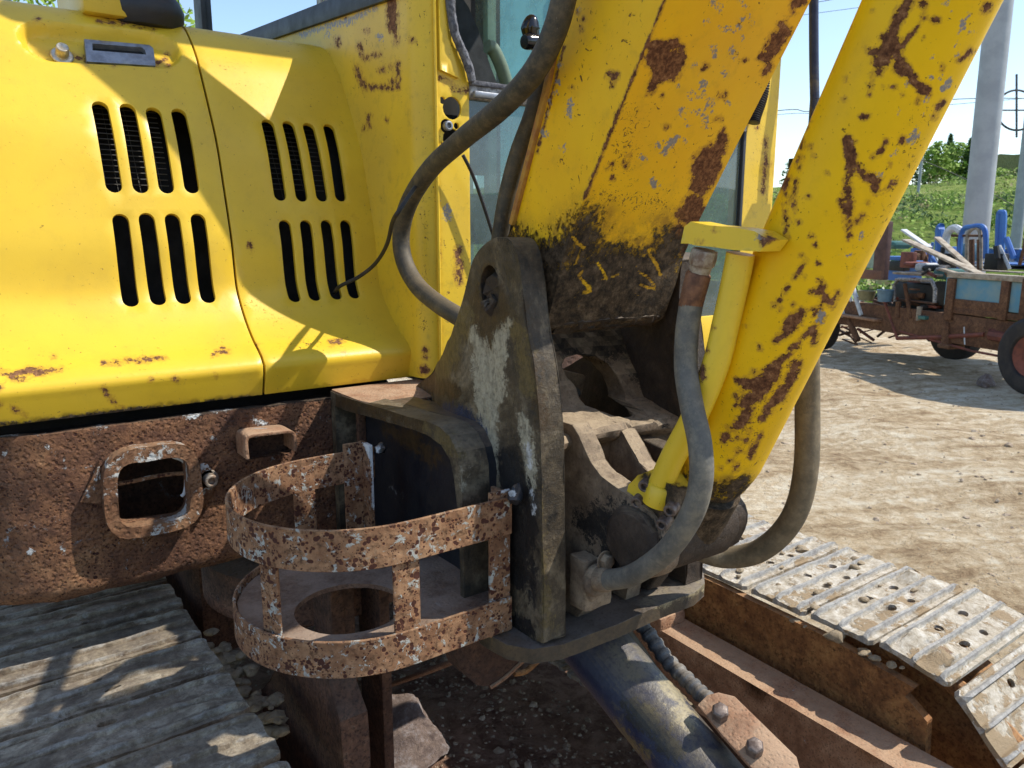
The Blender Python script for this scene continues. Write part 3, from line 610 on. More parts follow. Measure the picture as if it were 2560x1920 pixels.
paint(h2, 'chip', ST(qe, [[(440, 1060, 4)]], 2.765) + [[(765, 473, 5)], [(548, 745, 3), (560, 770, 4)], [(540, 520, 2), (541, 545, 2)], [(715, 740, 3), (740, 736, 2)]])
# handle and lock in the recess
def hp(x, y): return Hinv(*qa(x, y))
hq = [hp(582, 240), hp(1035, 282), hp(1062, 305), hp(1080, 432), hp(602, 402)]; hh = [hp(640, 272), hp(985, 300), hp(1005, 318), hp(1016, 352), hp(642, 322)]
slab('handle', hq, [hh], .012, lambda a, b, w: H(a, b, .010 + w), .016, MS_galv, h1, bevel=.004, seg=3)
slab('handle_dark_plate', [hp(630, 262), hp(1010, 292), hp(1025, 362), hp(632, 330)], [], .02, lambda a, b, w: H(a, b, .0215 + w), .003, MS_black, h1)  # black plate set in the handle opening so it looks deep and dark
lc = hp(432, 325); lp = H(lc[0], lc[1], .027); ln = (H(lc[0], lc[1], 0) - H(lc[0], lc[1], .02)).normalized()
lk = turned('key_lock', [(0, .0205), (.003, .0215), (.006, .019), (.0065, .0125), (.026, .0118), (.028, .0105), (.028, .0095), (.0265, .009)], lp, ln, MS_lock, h1, bevel=.0006, seg=1)
# radiator wires and dark bay seen through the louvres
def HH(X, s, w): return H(X, s, w)
slab('engine_bay_dark_plate', [(.02, .20), (.84, .20), (.84, SMAX - .12), (.02, SMAX - .12)], [], .06, lambda a, b, w: H(a, b, .15 + w), .01, MS_void, EX)  # black plate standing for the dark behind the louvres
rb = []
for i in range(34):
    s = .28 + i * .0125
    rb.append(rodv(H(.20 if i % 5 else .17, s, .035 + .004 * math.sin(i)), H(.40, s + .001, .035), .0011, 5)); rb.append(rodv(H(.49, s, .033), H(.745, s, .037), .0011, 5))
for i in range(9): rb.append(rodv(H(.22 + i * .021, .27, .040), H(.22 + i * .021, .72, .040), .0006, 4)); rb.append(rodv(H(.51 + i * .027, .27, .040), H(.51 + i * .027, .72, .040), .0006, 4))
tag(join('radiator_grille', rb, MS_fin, EX), kind='stuff')
slab('engine_bay_dark_plate', [(.735, .16), (.850, .20), (.870, SMAX - .12), (.735, SMAX - .12)], [], .06, lambda a, b, w: H(a, b, .065 + w), .004, MS_void, EX)  # second black plate, added so the last louvres show dark
slab('door_gap_dark_backing', [(.485, .06), (.52, .06), (.52, SMAX - .02), (.485, SMAX - .02)], [], .03, lambda a, b, w: H(a, b, .026 + w), .01, MS_void, EX)  # black strip added behind the door gap so it shows dark
tube('inner_hose', [H(.163, .28, .05), H(.168, .40, .045), H(.185, .50, .05), H(.20, .62, .06)], .011, MH_wire, EX)
# things on top of the hood
tcap = P(305, 24, Y=2.0)
turned('breather_cap', [(-.10, .055), (-.045, .055), (-.04, .075), (-.02, .088), (.0, .090), (.02, .082), (.05, .055), (.06, .02)], tcap, (0, 0, 1), MS_rubber, EX, 32)
a0 = P(178, 8, Y=1.93); a1 = P(292, 20, Y=1.93); box('hood_hump', (a0.x, 1.93, a1.z - .02), (a1.x, 2.3, a1.z + .10), MP_hood, EX, .01)
box('hood_roof', (-.02, 1.98, 1.80), (.86, 3.1, 1.845), MP_hood, EX, .01)
k0 = P(415, 72, Y=1.90); k1 = P(690, 98, Y=1.90)
box('hood_ledge', (k0.x, 1.95, k1.z - .020), (k1.x, 1.99, k1.z + .002), MP_hood, EX, .006)

# ---- main frame below the hood
YF = 1.56; ZB, ZT = .772, 1.100
def FR(a, b, w):
    y = YF + w; z = b
    if b < ZB + .035:
        t = (ZB + .035 - b) / .035; y = YF + .035 * (1 - math.sqrt(max(0, 1 - min(t, 1) ** 2))) + w; 
        if t > 1: y = YF + .035 + (t - 1) * .035 + w * .2; z = ZB + .001
        z = ZB + .035 - .035 * min(t, 1)
    if a < .14:
        d = .14 - a; ang = min(d / .20, 1.45); r = .20; x = .14 - r * math.sin(ang); y2 = y + r * (1 - math.cos(ang)); ex_ = max(0, d - 1.45 * r)
        return Vector((x - w * 0, y2 + ex_, z))
    return Vector((a, y, z))
q5 = Q(160, 1000, 4.608)
def quadr(pts, rad, n=5):      # rounded polygon
    out = []; N = len(pts)
    for i in range(N):
        p0, p1, p2 = Vector(pts[i - 1]), Vector(pts[i]), Vector(pts[(i + 1) % N]); a = (p0 - p1).normalized() * rad; b = (p2 - p1).normalized() * rad
        for k in range(n + 1): t = k / n; out.append(tuple((p1 + a) * (1 - t) ** 2 + p1 * 2 * t * (1 - t) + (p1 + b) * t * t))
    return out
def xz(q, x, y, Y): p = P(*q(x, y), Y=Y); return (p.x, p.z)
inner = [xz(q5, 600, 745, 1.53), xz(q5, 1430, 635, 1.53), xz(q5, 1462, 1350, 1.53), xz(q5, 640, 1495, 1.53)]
outer = [xz(q5, 400, 585, 1.55), xz(q5, 1500, 425, 1.55), xz(q5, 1600, 1400, 1.55), xz(q5, 470, 1620, 1.55)]
qn = Q(380, 900, 2.765)
lq = [xz(qn, 660, 545, YF), xz(qn, 965, 510, YF), xz(qn, 965, 640, YF), xz(qn, 665, 690, YF)]
fr = slab('main_frame', [(-.28, ZB - .03), (.80, ZB - .03), (.80, ZT), (-.28, ZT)], [quadr(inner, .03), quadr(lq, .008)], .010, FR, .02, MR_frame, EX, bevel=.003, rough=(.0035, 24))
paint(fr, 'white', ST(qb, [[(0, 1350, 6), (120, 1330, 6)], [(230, 1330, 6), (620, 1250, 8), (740, 1300, 4)], [(1280, 1230, 12), (1380, 1215, 12)], [(1470, 1170, 14), (1590, 1160, 8)], [(330, 1430, 12)], [(400, 1480, 14)], [(430, 1515, 10)], [(1750, 1240, 10), (1830, 1270, 15)], [(660, 1330, 15)], [(1480, 1370, 15)], [(30, 1480, 15)]], 2.765) + ST(Q(0, 1320, 2.765), [[(210, 160, 20)], [(430, 120, 12), (440, 170, 10)]], 2.765), R=30)
paint(fr, 'dark', [[(0, 935, 8), (560, 870, 8), (740, 850, 8)]], R=30)  # dark band along the frame's top edge below the hood
slab('port_flange', quadr(outer, .06), [quadr(inner, .032)], .012, lambda a, b, w: Vector((a, YF - .034 + w, b)), .036, MR_port, EX, bevel=.012, seg=4, rough=(.0024, 26))
box('port_well', (.08, 1.80, .80), (.42, 1.815, 1.08), MR_dark, EX, .0, rough=(.006, 14), sub=10)
box('port_well_floor', (.08, 1.60, .79), (.42, 1.80, .80), MR_dark, EX)
tube('port_rod', [P(*q5(585, 972), Y=1.575), P(*q5(800, 935), Y=1.58), P(*q5(1100, 870), Y=1.58), P(*q5(1440, 840), Y=1.575)], .0042, MR_strap, EX, k=8)
tube('gasket', [P(*q5(x, y), Y=1.57) for x, y in ((1260, 655), (1390, 720), (1410, 900), (1390, 1060), (1350, 1110))], .0035, MS_white, EX, k=8)
bolt('port_bolt', P(*q5(1665, 905), Y=YF - .004), (0, -1, 0), .013, .020, MS_fitg, EX, socket=True)
slab('port_lug', [xz(q5, 1560, 720, YF), xz(q5, 1640, 720, YF), xz(q5, 1775, 930, YF), xz(q5, 1620, 1200, YF), xz(q5, 1560, 1200, YF)], [], .02, lambda a, b, w: Vector((a, YF - .008 + w, b)), .010, MR_port, EX, bevel=.002)
slab('port_lug', [xz(q5, 400, 700, YF), xz(q5, 430, 1180, YF), xz(q5, 180, 1160, YF), xz(q5, 230, 1070, YF)], [], .02, lambda a, b, w: Vector((a, YF - .010 + w, b)), .012, MR_port, EX, bevel=.003)
# bent bar loop standing out of the frame
def flatbar(name, pts, thick, wide, m, parent, up0, bevel=.0015, n=6, rough=None):
    path = spline(pts, n); vs, fs = sweep(path, [(-thick / 2, -wide / 2), (thick / 2, -wide / 2), (thick / 2, wide / 2), (-thick / 2, wide / 2)], up0=up0); return make(name, vs, fs, m, parent, 40, bevel, rough=rough)
lp_ = [P(*qn(x, y), Y=1.512) for x, y in ((648, 676), (640, 600), (640, 545), (668, 518), (800, 500), (930, 488), (965, 505), (974, 540), (974, 620))]
flatbar('loop_bar', [Vector((p.x, 1.528, p.z)) for p in lp_], .0065, .062, MR_beam, EX, (0, 1, 0))
slab('loop_recess', [(.46, .84), (.66, .84), (.66, 1.06), (.46, 1.06)], [], .1, fY(1.60), .004, MR_dark, EX)

# ---- side box with raised rim
XB = .645
def yz(q, x, y, X): p = P(*q(x, y), X=X); return (p.y, p.z)
rim = [yz(qn, x, y, XB) for x, y in ((1312, 250), (1450, 294), (1600, 338), (1760, 388), (1900, 425), (1990, 462), (2060, 530), (2110, 640), (2135, 760))]
yb, zb = P(1002, 1285, X=XB).y, .80
rimo = [(1.555, rim[0][1] + .001)] + rim + [(yb, .98), (yb - .002, zb), (1.555, zb)]
rimi = [yz(qn, x, y, XB) for x, y in ((1340, 350), (1500, 392), (1660, 438), (1800, 480), (1910, 522), (2000, 590), (2060, 690), (2085, 800))]
rimi = [(1.535, rimi[0][1])] + rimi + [(yb + .012, .97), (yb + .012, zb), (1.52, zb)]
bx = slab('side_box_rim', rimo[:-2] + [(yb - .002, zb), (yb + .010, zb)] + rimi[::-1][2:] + [(1.535, zb), (1.555, zb)], [], .012, fX(XB), .055, MD_ear, EX, bevel=.004, rough=(.0012, 20))
paint(bx, 'brown', [[(745, 865, 10), (860, 900, 14), (940, 925, 10)]], R=40); paint(bx, 'olive', [[(930, 925, 10), (990, 980, 14)]], R=30); paint(bx, 'pale', [[(1000, 970, 5), (1005, 1050, 6)]], R=20)
bw = slab('side_box_wall', rimo, [], .02, fX(XB + .055), .055, MD_box, EX, bevel=.004, rough=(.0012, 12))
paint(bw, 'white', ST(qn, [[(1650, 870, 7), (1640, 900, 5)], [(1685, 880, 6), (1695, 920, 7)], [(1700, 995, 9)], [(1745, 945, 6)], [(1740, 985, 7)], [(1425, 445, 5)], [(1510, 550, 5)], [(1730, 770, 5)]], 2.765), R=8)
paint(bw, 'brown', ST(qn, [[(1650, 500, 40), (1800, 560, 50), (1950, 680, 40)]], 2.765), R=30)
tp = slab('side_box_top', [(1.56, .652), (1.56, .86), (1.38, .86), (1.36, .735), (1.10, .735), (rim[4][0], .655), (rim[4][0], .648), (1.555, .648)], [], .03, lambda a, b, w: Vector((b, a, rim[0][1] + .004 - w - max(0, 1.20 - a) * .12)), .004, MR_beam, EX)
paint(tp, 'dark', [[(960, 900, 30)]], R=60)
box('side_box_stiffener', (.682, 1.50, .82), (.70, 1.514, 1.09), MR_dark, EX)

# ---- boom-foot bracket: two ears
def xear(y): t = max(0, min(1, (y - 1.12) / .40)); return .715 + .105 * t * t * (3 - 2 * t)
def hear(u, v, base=0.0):
    y = 1.1
    for _ in range(12): p = P(u, v, X=xear(y) + base); y = p.y
    return (p.y, p.z)
eo = [(885, 847), (915, 822), (945, 785), (966, 745), (985, 695), (1000, 645), (1011, 600), (1022, 562), (1040, 535), (1062, 519), (1085, 514), (1102, 519), (1117, 547), (1126, 600), (1137, 700), (1156, 807), (1168, 948), (1174, 1150), (1178, 1388)]
eo = [hear(u, v) for u, v in eo]; eo = [(p.x, p.y) for p in spline([Vector((a, b, 0)) for a, b in eo], 4)]; eo += [(eo[-1][0] + .04, .797), (1.03, .797), (1.045, 1.06), (1.14, 1.085), (1.30, 1.09)]
pc = hear(1058, 622); ph_ = [(pc[0] + .026 * math.cos(a), pc[1] + .037 * math.sin(a)) for a in np.linspace(0, 2 * math.pi, 20, endpoint=False)]
def fE(off): return lambda a, b, w: Vector((xear(a) + off + w * 1.0 - max(0.0, min(1.0, (1.15 - b) / .35)) * .004, a, b))
ear = slab('bracket_ear', eo, [ph_], .0075, fE(0), .046, MD_ear, EX, bevel=.015, seg=4, rough=(.0042, 12))
qE = Q(700, 500, 2.765)
paint(ear, 'pale', ST(qE, [[(1330, 900, 22), (1370, 1010, 45), (1400, 1200, 60), (1420, 1400, 60), (1440, 1650, 60)], [(1590, 860, 18), (1540, 960, 35), (1500, 1100, 60), (1480, 1350, 70)]], 2.765) + [[(1130, 900, 6), (1145, 1000, 14), (1140, 1090, 10)], [(1060, 960, 14), (1075, 1020, 8)]], R=22)
paint(ear, 'brown', ST(qE, [[(1440, 500, 60), (1450, 650, 115), (1440, 800, 120), (1450, 930, 80), (1430, 1050, 16)], [(1000, 1230, 60), (1200, 1330, 50)], [(1690, 700, 14), (1760, 1100, 16), (1800, 1600, 20)], [(1440, 1130, 14), (1420, 1220, 18)]], 2.765), R=20)
paint(ear, 'olive', ST(qE, [[(1270, 800, 50), (1180, 1000, 60), (1120, 1180, 40)], [(1640, 900, 40), (1720, 1300, 40)]], 2.765) + [[(1060, 1130, 20), (1065, 1380, 30)], [(1180, 1060, 8), (1185, 1380, 10)]], R=30)
paint(ear, 'dark', ST(qE, [[(1700, 250, 40), (1560, 260, 30)], [(1450, 550, 60), (1450, 640, 60)]], 2.765) + [[(1100, 990, 26), (1125, 1110, 34), (1120, 1240, 26)], [(1040, 985, 20), (1045, 1060, 24)], [(1150, 1150, 10), (1150, 1300, 8)], [(1060, 1340, 14), (1130, 1360, 20)]], R=26)
paint(ear, 'blue', ST(qE, [[(1150, 1430, 30), (1300, 1500, 40), (1370, 1600, 40), (1360, 1659, 50)]], 2.765), R=26)
paint(ear, 'white', [[(1150, 1060, 2), (1155, 1110, 3)], [(1140, 960, 2), (1146, 1010, 3)]], R=12)
paint(ear, 'tan', [[(1200, 950, 4), (1195, 1200, 5)], [(1190, 880, 4), (1200, 950, 3)]], R=10)  # sunlit streak down the ear's front edge, painted in tan
# weld where the ear meets the box, and the greasy pin
tube('weld_bead', [Vector((xear(y) - .004, y, z)) for y, z in [(1.42, 1.108), (1.30, 1.106), (1.20, 1.10), (1.12, 1.085), (1.06, 1.05)]], .007, MD_ear, EX, k=8, rough=(.003, 60))
turned('boom_pin', [(0, .0), (.0, .022), (.01, .030), (.30, .030)], (xear(pc[0]) + .006, pc[0], pc[1] - .003), (1, 0, 0), MD_grease, EX, 28, rough=(.008, 60))
tube('grease_clot', [Vector((.722, pc[0] - .01, pc[1] - .018)), Vector((.716, pc[0], pc[1] - .034)), Vector((.718, pc[0] + .012, pc[1] - .020))], .010, MD_grease, EX, k=10, rough=(.006, 90))
rer = [(y, z) for y, z in eo if z > 1.05]; r0 = P(1440, 600, X=1.06)
ro = [hh_ for hh_ in [tuple(P(u, v, X=1.065)[1:]) for u, v in ((1497, 900), (1490, 800), (1478, 700), (1466, 640), (1470, 590), (1474, 560), (1462, 545), (1440, 545))]]
ro = [(ro[0][0], .80)] + ro + [(ro[-1][0] + .10, ro[-1][1] - .02), (1.14, 1.36), (1.20, 1.2), (1.4, 1.10), (1.5, 1.08), (1.5, .8)]
re2 = slab('bracket_ear', ro, [], .02, fX(1.065), .046, MD_grease, EX, bevel=.008, seg=3, rough=(.004, 16)); paint(re2, 'tan', [[(1480, 640, 6), (1490, 800, 5)]], R=10)
# casting between the ears
def castY(x, z):
    y = 1.075 + (z - 1.2) * .55
    if z < 1.135: y = 1.075 - .065 * .55 - min(.10, (1.135 - z) * 6.0)
    if z < 1.095: y = min(.962, .939 + (1.095 - z) * 3.2)
    return y + .02 * math.cos((x - .9) * 12)
def cast_hit(u, v):
    y = 1.05
    for _ in range(25): p = P(u, v, Y=y); y = .5 * y + .5 * castY(p.x, max(p.z, 1.14))
    return P(u, v, Y=y)
hc = [cast_hit(u, v) for u, v in ((1216, 790), (1222, 774), (1250, 765), (1285, 768), (1312, 785), (1335, 815), (1350, 848), (1346, 876), (1325, 890), (1282, 898), (1266, 880), (1252, 850), (1234, 822))]
cs = slab('bracket_casting', [(.755, .80), (1.07, .80), (1.07, 1.30), (.98, 1.272), (.88, 1.262), (.83, 1.268), (.755, 1.262)], [[(p.x, p.z) for p in hc]], .009, lambda a, b, w: Vector((a, castY(a, b) + w, b)), .05, MD_cast, EX, bevel=.006, seg=2, rough=(.007, 20))
paint(cs, 'dark', [[(1230, 720, 40), (1450, 740, 60)], [(1420, 800, 50), (1440, 880, 30)]], R=50)  # darkens the casting's top band and right side
paint(cs, 'dark', [[(1240, 1200, 40), (1330, 1200, 60), (1420, 1150, 60)]], R=60)  # darkens the casting low down, around the ribs
def rib(name, x0, th, pts, pin=None, m=None):
    y0 = [tuple(P(u, v, X=x0)[1:]) for u, v in pts]
    if pin: o_ = y0 + [(pin[0] + pin[2] * math.cos(a), pin[1] + pin[2] * math.sin(a)) for a in np.radians(np.linspace(100, 300, 14))]
    else: o_ = y0
    o_ += [(.93, .80), (1.06, .80), (1.06, y0[0][1])]
    return slab(name, o_, [], .013, fX(x0), th, m or MD_cast, EX, bevel=.005, seg=3, rough=(.003, 22))
PIN = (.80, .985)
r1 = rib('casting_rib', .815, .036, ((1236, 918), (1250, 940), (1262, 968), (1276, 998), (1298, 1028), (1330, 1052), (1362, 1072)), (PIN[0], PIN[1], .062)); paint(r1, 'tan', [[(1262, 930, 5), (1290, 990, 5), (1340, 1045, 7)]], R=12)  # tan clay dust, with the rib's lit front edge painted in
paint(r1, 'dark', [[(1300, 1130, 40), (1380, 1160, 50), (1320, 1230, 40)]], R=60)  # shade on the rib's side face painted as a dark tone
r2 = rib('casting_rib', .930, .034, ((1330, 912), (1345, 935), (1362, 965), (1380, 1000), (1400, 1020)))
slab('casting_rib', [(PIN[0] + .056 * math.cos(a), PIN[1] + .056 * math.sin(a)) for a in np.radians(np.linspace(120, 310, 14))] + [(.93, .80), (1.08, .80), (1.08, 1.10), (.9, 1.08)], [], .02, fX(.985), .035, MD_grease, EX, bevel=.006, seg=3, rough=(.004, 22))
turned('cylinder_pin', [(0, .030), (.004, .036), (.03, .036), (.222, .036), (.227, .030)], (.803, PIN[0], PIN[1]), (1, 0, 0), MD_grease, EX, 28, rough=(.004, 50))
turned('pin_boss', [(0, .045), (.008, .054), (.03, .054)], (.800, PIN[0], PIN[1]), (1, 0, 0), MD_grease, EX, 28, rough=(.004, 40), bevel=.003)
# inside the casting window
box('inner_bar', (.80, 1.16, 1.155), (1.03, 1.20, 1.20), MD_cast, EX, .006, rot=Matrix.Rotation(math.radians(16), 3, 'Y'))
tube('inner_hose', [(.90, 1.10, 1.16), (.92, 1.12, 1.10), (.93, 1.16, 1.0)], .016, MH_wire, EX); tube('inner_hose', [(.955, 1.12, 1.15), (.965, 1.14, 1.10), (.97, 1.18, 1.0)], .019, MH_wire, EX)
tube('inner_cable', [(.86, 1.08, 1.16), (.875, 1.06, 1.14), (.90, 1.05, 1.115)], .003, MS_alu, EX, k=8)
box('casting_back', (.99, 1.42, .80), (1.40, 1.44, 1.235), MR_dark, EX)

# ---- bottom plate of the bracket
bp = [P(u, v, Z=.795) for u, v in ((1000, 1330), (1045, 1368), (1095, 1395), (1150, 1405), (1215, 1395), (1330, 1352), (1430, 1308), (1500, 1282), (1522, 1262), (1520, 1240), (1500, 1225))]
bo = [(p.x, p.y) for p in bp] + [(1.12, 1.5), (.62, 1.5)]
pl = slab('base_plate', bo, [], .02, fZ(.797), .026, MD_plate, EX, bevel=.005, seg=3, rough=(.0012, 14)); paint(pl, 'tan', [[(1400, 1300, 14), (1510, 1260, 16)]], R=26)  # sunlit right part of the plate painted tan
# hose block with clamps
hb = P(1262, 1250, X=.80)
vb = box('hose_block', (.785, hb.y - .02, hb.z - .050), (.845, hb.y + .022, hb.z + .040), MD_cast, EX, .004, rough=(.002, 40), sub=4)
turned('hose_flange', [(0, .026), (.008, .028), (.016, .024)], P(1290, 1255, X=.795) + Vector((0, .01, 0)), (.1, -1, 0), MD_cast, EX, 24, bevel=.002)
for du, dv in ((1316, 1215), (1285, 1285)): bolt('flange_bolt', P(du, dv, X=.80) + Vector((0, .012, 0)), (0, -1, 0), .011, .012, MD_cast, EX)
slab('gusset', [(.95, .80), (1.02, .80), (1.0, .86)], [], .02, fX(.905), .012, MD_ear, EX, bevel=.002)
# ---- boom
q3 = Q(1300, 0, 2.765); q1b = Q(1300, 500, 2.765); q4 = Q(1860, 0, 3.16); q2b = Q(1860, 450, 3.16)
XBM, XBW = .775, .275
def by(u, v, X=XBM): p = P(u, v, X=X); return (p.y, p.z)
bfront = [by(u, v) for u, v in ((1435, 0), (1370, 160), (1305, 320), (1240, 485), (1215, 560), (1200, 630))]
bback = [by(u, v) for u, v in ((1225, 0), (1192, 170), (1152, 330), (1112, 485))]
# continue both edges above the picture: the boom rises forward and then knees over towards the digging end
d1 = Vector((bfront[0][0] - bfront[2][0], bfront[0][1] - bfront[2][1])).normalized(); d0 = Vector((bback[0][0] - bback[2][0], bback[0][1] - bback[2][1])).normalized()
upF = [(bfront[0][0] + d1[0] * .45, bfront[0][1] + d1[1] * .45), (.05, 2.50), (-.9, 2.90), (-1.9, 2.95)]
upB = [(-1.9, 3.20), (-.9, 3.30), (.0, 3.05), (.35, 2.75), (bback[0][0] + d0[0] * .55, bback[0][1] + d0[1] * .55)]
foot = [(.975, 1.300), (1.00, 1.285), (1.05, 1.285), (1.085, 1.31), (1.10, 1.35), (1.10, 1.40)]
bo_ = bfront[::-1] + upF + upB + bback + [(1.085, 1.44)] + foot[::-1]
def boomf(a, b, w): return Vector((XBM + w, a, b))
# the near length carries the wear and is finely meshed
cutz = 1.95
low = [p for p in bo_ if p[1] < cutz]
bm_low = None and slab('boom', bfront[::-1] + [(bfront[0][0] + d1[0] * .25, bfront[0][1] + d1[1] * .25)] + [(bback[0][0] + d0[0] * .25, bback[0][1] + d0[1] * .25)] + bback + [(1.085, 1.44)] + foot[::-1], [], .010, lambda a, b, w: boomf(a, b, w), .001, MP_boom, EX, open_back=True)
def strip(name, poly, x0, x1, sp, m, parent, bevel, holes=(), rough=None, nx=None):
    """closed prism, finely meshed on the two faces and the rim"""
    V, F = cdt(poly, holes, sp); n = len(V); nx = nx or max(1, int((x1 - x0) / sp)); vs, fs = [], []
    cnt = {}
    for t in F:
        t = [int(i) for i in t]
        for i in range(3): e = (t[i], t[(i + 1) % 3]); cnt.setdefault((min(e), max(e)), []).append(e)
    bed = [e[0] for e in cnt.values() if len(e) == 1]; bset = sorted({i for e in bed for i in e}); bi = {v: k for k, v in enumerate(bset)}
    vs += [Vector((x0, *V[i])) for i in range(n)]; vs += [Vector((x1, *V[i])) for i in range(n)]
    for k in range(1, nx):
        for i in bset: vs.append(Vector((x0 + (x1 - x0) * k / nx, *V[i])))
    def idx(i, k): return i if k == 0 else (i + n if k == nx else 2 * n + (k - 1) * len(bset) + bi[i])
    fs = [tuple(int(i) for i in t) for t in F] + [(int(t[2]) + n, int(t[1]) + n, int(t[0]) + n) for t in F]
    for a, b in bed:
        for k in range(nx): fs.append((idx(b, k), idx(a, k), idx(a, k + 1), idx(b, k + 1)))
    return make(name, vs, fs, m, parent, 35, bevel, 3, rough, bang=50)
lowpoly = bfront[::-1] + [(bfront[0][0] + d1[0] * .30, bfront[0][1] + d1[1] * .30)] + [(bback[0][0] + d0[0] * .30, bback[0][1] + d0[1] * .30)] + bback + [(1.085, 1.44)] + foot[::-1]
boom = strip('boom', lowpoly, XBM, XBM + XBW, .0042, MP_boom, EX, .005)
ps = lambda l: ST(q3, l, 2.765)
paint(boom, 'chip', ps([[(940, 330, 50), (1000, 320, 40), (1085, 310, 34)], [(930, 420, 62), (1060, 430, 78)], [(960, 510, 58), (1050, 500, 55)], [(925, 560, 28), (905, 625, 16)], [(880, 660, 5), (905, 640, 8)], [(1090, 270, 8), (1110, 330, 22), (1135, 400, 15)],
    [(1800, 175, 22), (1840, 215, 35)], [(1790, 260, 50), (1740, 330, 50)], [(1700, 395, 42), (1645, 400, 10)], [(1720, 460, 24), (1690, 510, 10)], [(1900, 30, 26), (1950, 0, 30)], [(1905, 80, 10), (1885, 90, 6)], [(1835, 135, 10)],
    [(1405, 895, 9), (1395, 915, 7)], [(1400, 950, 36)], [(1370, 1020, 52)], [(1310, 1100, 80), (1270, 1180, 86)], [(1240, 1290, 62), (1330, 1150, 70)], [(1195, 1400, 60)], [(1130, 1480, 52), (1210, 1500, 100)], [(1100, 1600, 45), (1160, 1680, 80)],
    [(640, 535, 24)], [(615, 500, 9), (630, 560, 10)], [(672, 512, 12)], [(640, 590, 9)], [(395, 85, 4)], [(355, 612, 6)], [(428, 205, 6)], [(435, 135, 4)],
    [(730, 1130, 9), (732, 1150, 7)], [(600, 1165, 6)], [(635, 1235, 8)], [(1415, 645, 8)], [(1405, 670, 6)], [(1385, 655, 7), (1380, 670, 6)], [(1350, 820, 4), (1385, 822, 4)], [(1005, 870, 9)], [(985, 660, 5)], [(1300, 462, 7)], [(1275, 445, 6), (1270, 480, 6)], [(1550, 415, 8)], [(1200, 1090, 8)], [(750, 1080, 8)], [(640, 1135, 8)]]))
paint(boom, 'grey', ps([[(1330, 320, 12), (1345, 385, 18)], [(1470, 335, 10), (1480, 390, 16)], [(1415, 485, 10), (1418, 515, 14)], [(1268, 575, 22), (1270, 600, 16)], [(1265, 635, 15), (1270, 660, 8)], [(1298, 705, 11), (1300, 725, 9)], [(1340, 700, 10), (1340, 725, 7)],
    [(1112, 765, 16), (1125, 790, 14)], [(1140, 800, 5), (1158, 870, 5)], [(1278, 760, 6), (1280, 810, 16), (1280, 870, 8)], [(1235, 765, 12), (1230, 785, 7)], [(1400, 195, 11)], [(1430, 200, 14), (1470, 205, 13)], [(1515, 185, 14)], [(1375, 40, 16), (1390, 70, 10)], [(1335, 10, 14)], [(1505, 20, 9)], [(1540, 18, 8)],
    [(1205, 440, 9), (1205, 460, 6)], [(1090, 945, 12), (1040, 980, 26), (1000, 1050, 20)], [(960, 1010, 14)], [(850, 1085, 13), (852, 1110, 8)], [(920, 1255, 22), (930, 1285, 12)], [(968, 1272, 10)], [(1440, 710, 10)], [(1595, 130, 8), (1600, 155, 6)], [(1570, 60, 5), (1575, 90, 4)], [(1535, 130, 7)], [(1540, 265, 8)], [(1295, 135, 6), (1270, 160, 5)],
    [(165, 920, 22)], [(262, 570, 16)], [(275, 455, 12)], [(205, 700, 14)], [(240, 640, 10)], [(345, 700, 10), (340, 800, 14)], [(295, 1022, 14)], [(410, 75, 10)], [(190, 790, 8)], [(1185, 650, 7)], [(1215, 655, 6)], [(1165, 655, 7)], [(1200, 690, 6)], [(1090, 600, 4)], [(1240, 520, 3)], [(1175, 770, 6)], [(1325, 770, 8)], [(1135, 970, 6)]]))
paint(boom, 'chip', [[(1436, 0, 2), (1370, 160, 2.5)], [(1368, 165, 2), (1305, 322, 3)], [(1303, 326, 2), (1262, 430, 4)], [(1218, 100, 1.5), (1160, 330, 2)]], R=30)
paint(boom, 'grease', [[(1100, 525, 8), (1135, 545, 14), (1180, 560, 18), (1215, 545, 14), (1238, 505, 6)], [(1150, 600, 50), (1200, 660, 80)], [(1258, 540, 22), (1275, 480, 6)], [(1270, 600, 45), (1350, 590, 45), (1410, 580, 30)], [(1300, 660, 80), (1420, 640, 60)], [(1445, 520, 12), (1430, 580, 24)]], R=95)
paint(boom, 'speck', [[(1300, 420, 30), (1420, 440, 40)], [(1360, 250, 40), (1340, 350, 40)]], R=60)
paint(boom, 'scratch', ST(q1b, [[(360, 250, 9), (400, 300, 14), (450, 330, 10)], [(430, 320, 8), (400, 400, 8), (370, 455, 6)], [(535, 432, 9), (600, 540, 11)], [(430, 495, 6), (400, 520, 9), (435, 560, 12), (475, 600, 16), (485, 630, 13), (430, 645, 9)], [(640, 532, 9), (680, 512, 5)], [(855, 385, 13)], [(895, 372, 11), (940, 440, 14), (972, 520, 10)], [(820, 495, 8), (880, 530, 11), (935, 590, 8)], [(830, 585, 10), (930, 615, 9)], [(800, 455, 7)], [(700, 465, 5)], [(320, 515, 4)], [(590, 540, 9), (570, 550, 6)], [(300, 110, 6), (330, 160, 4)], [(380, 440, 4), (460, 470, 4)], [(820, 655, 5), (790, 650, 3)]], 2.765), R=10)
upper = [(bfront[0][0] + d1[0] * .30, bfront[0][1] + d1[1] * .30)] + upF + upB[:-1] + [(bback[0][0] + d0[0] * .30, bback[0][1] + d0[1] * .30)]
slab('boom_upper', upper, [], .25, fX(XBM), XBW, MP_boom, EX, bevel=.005)
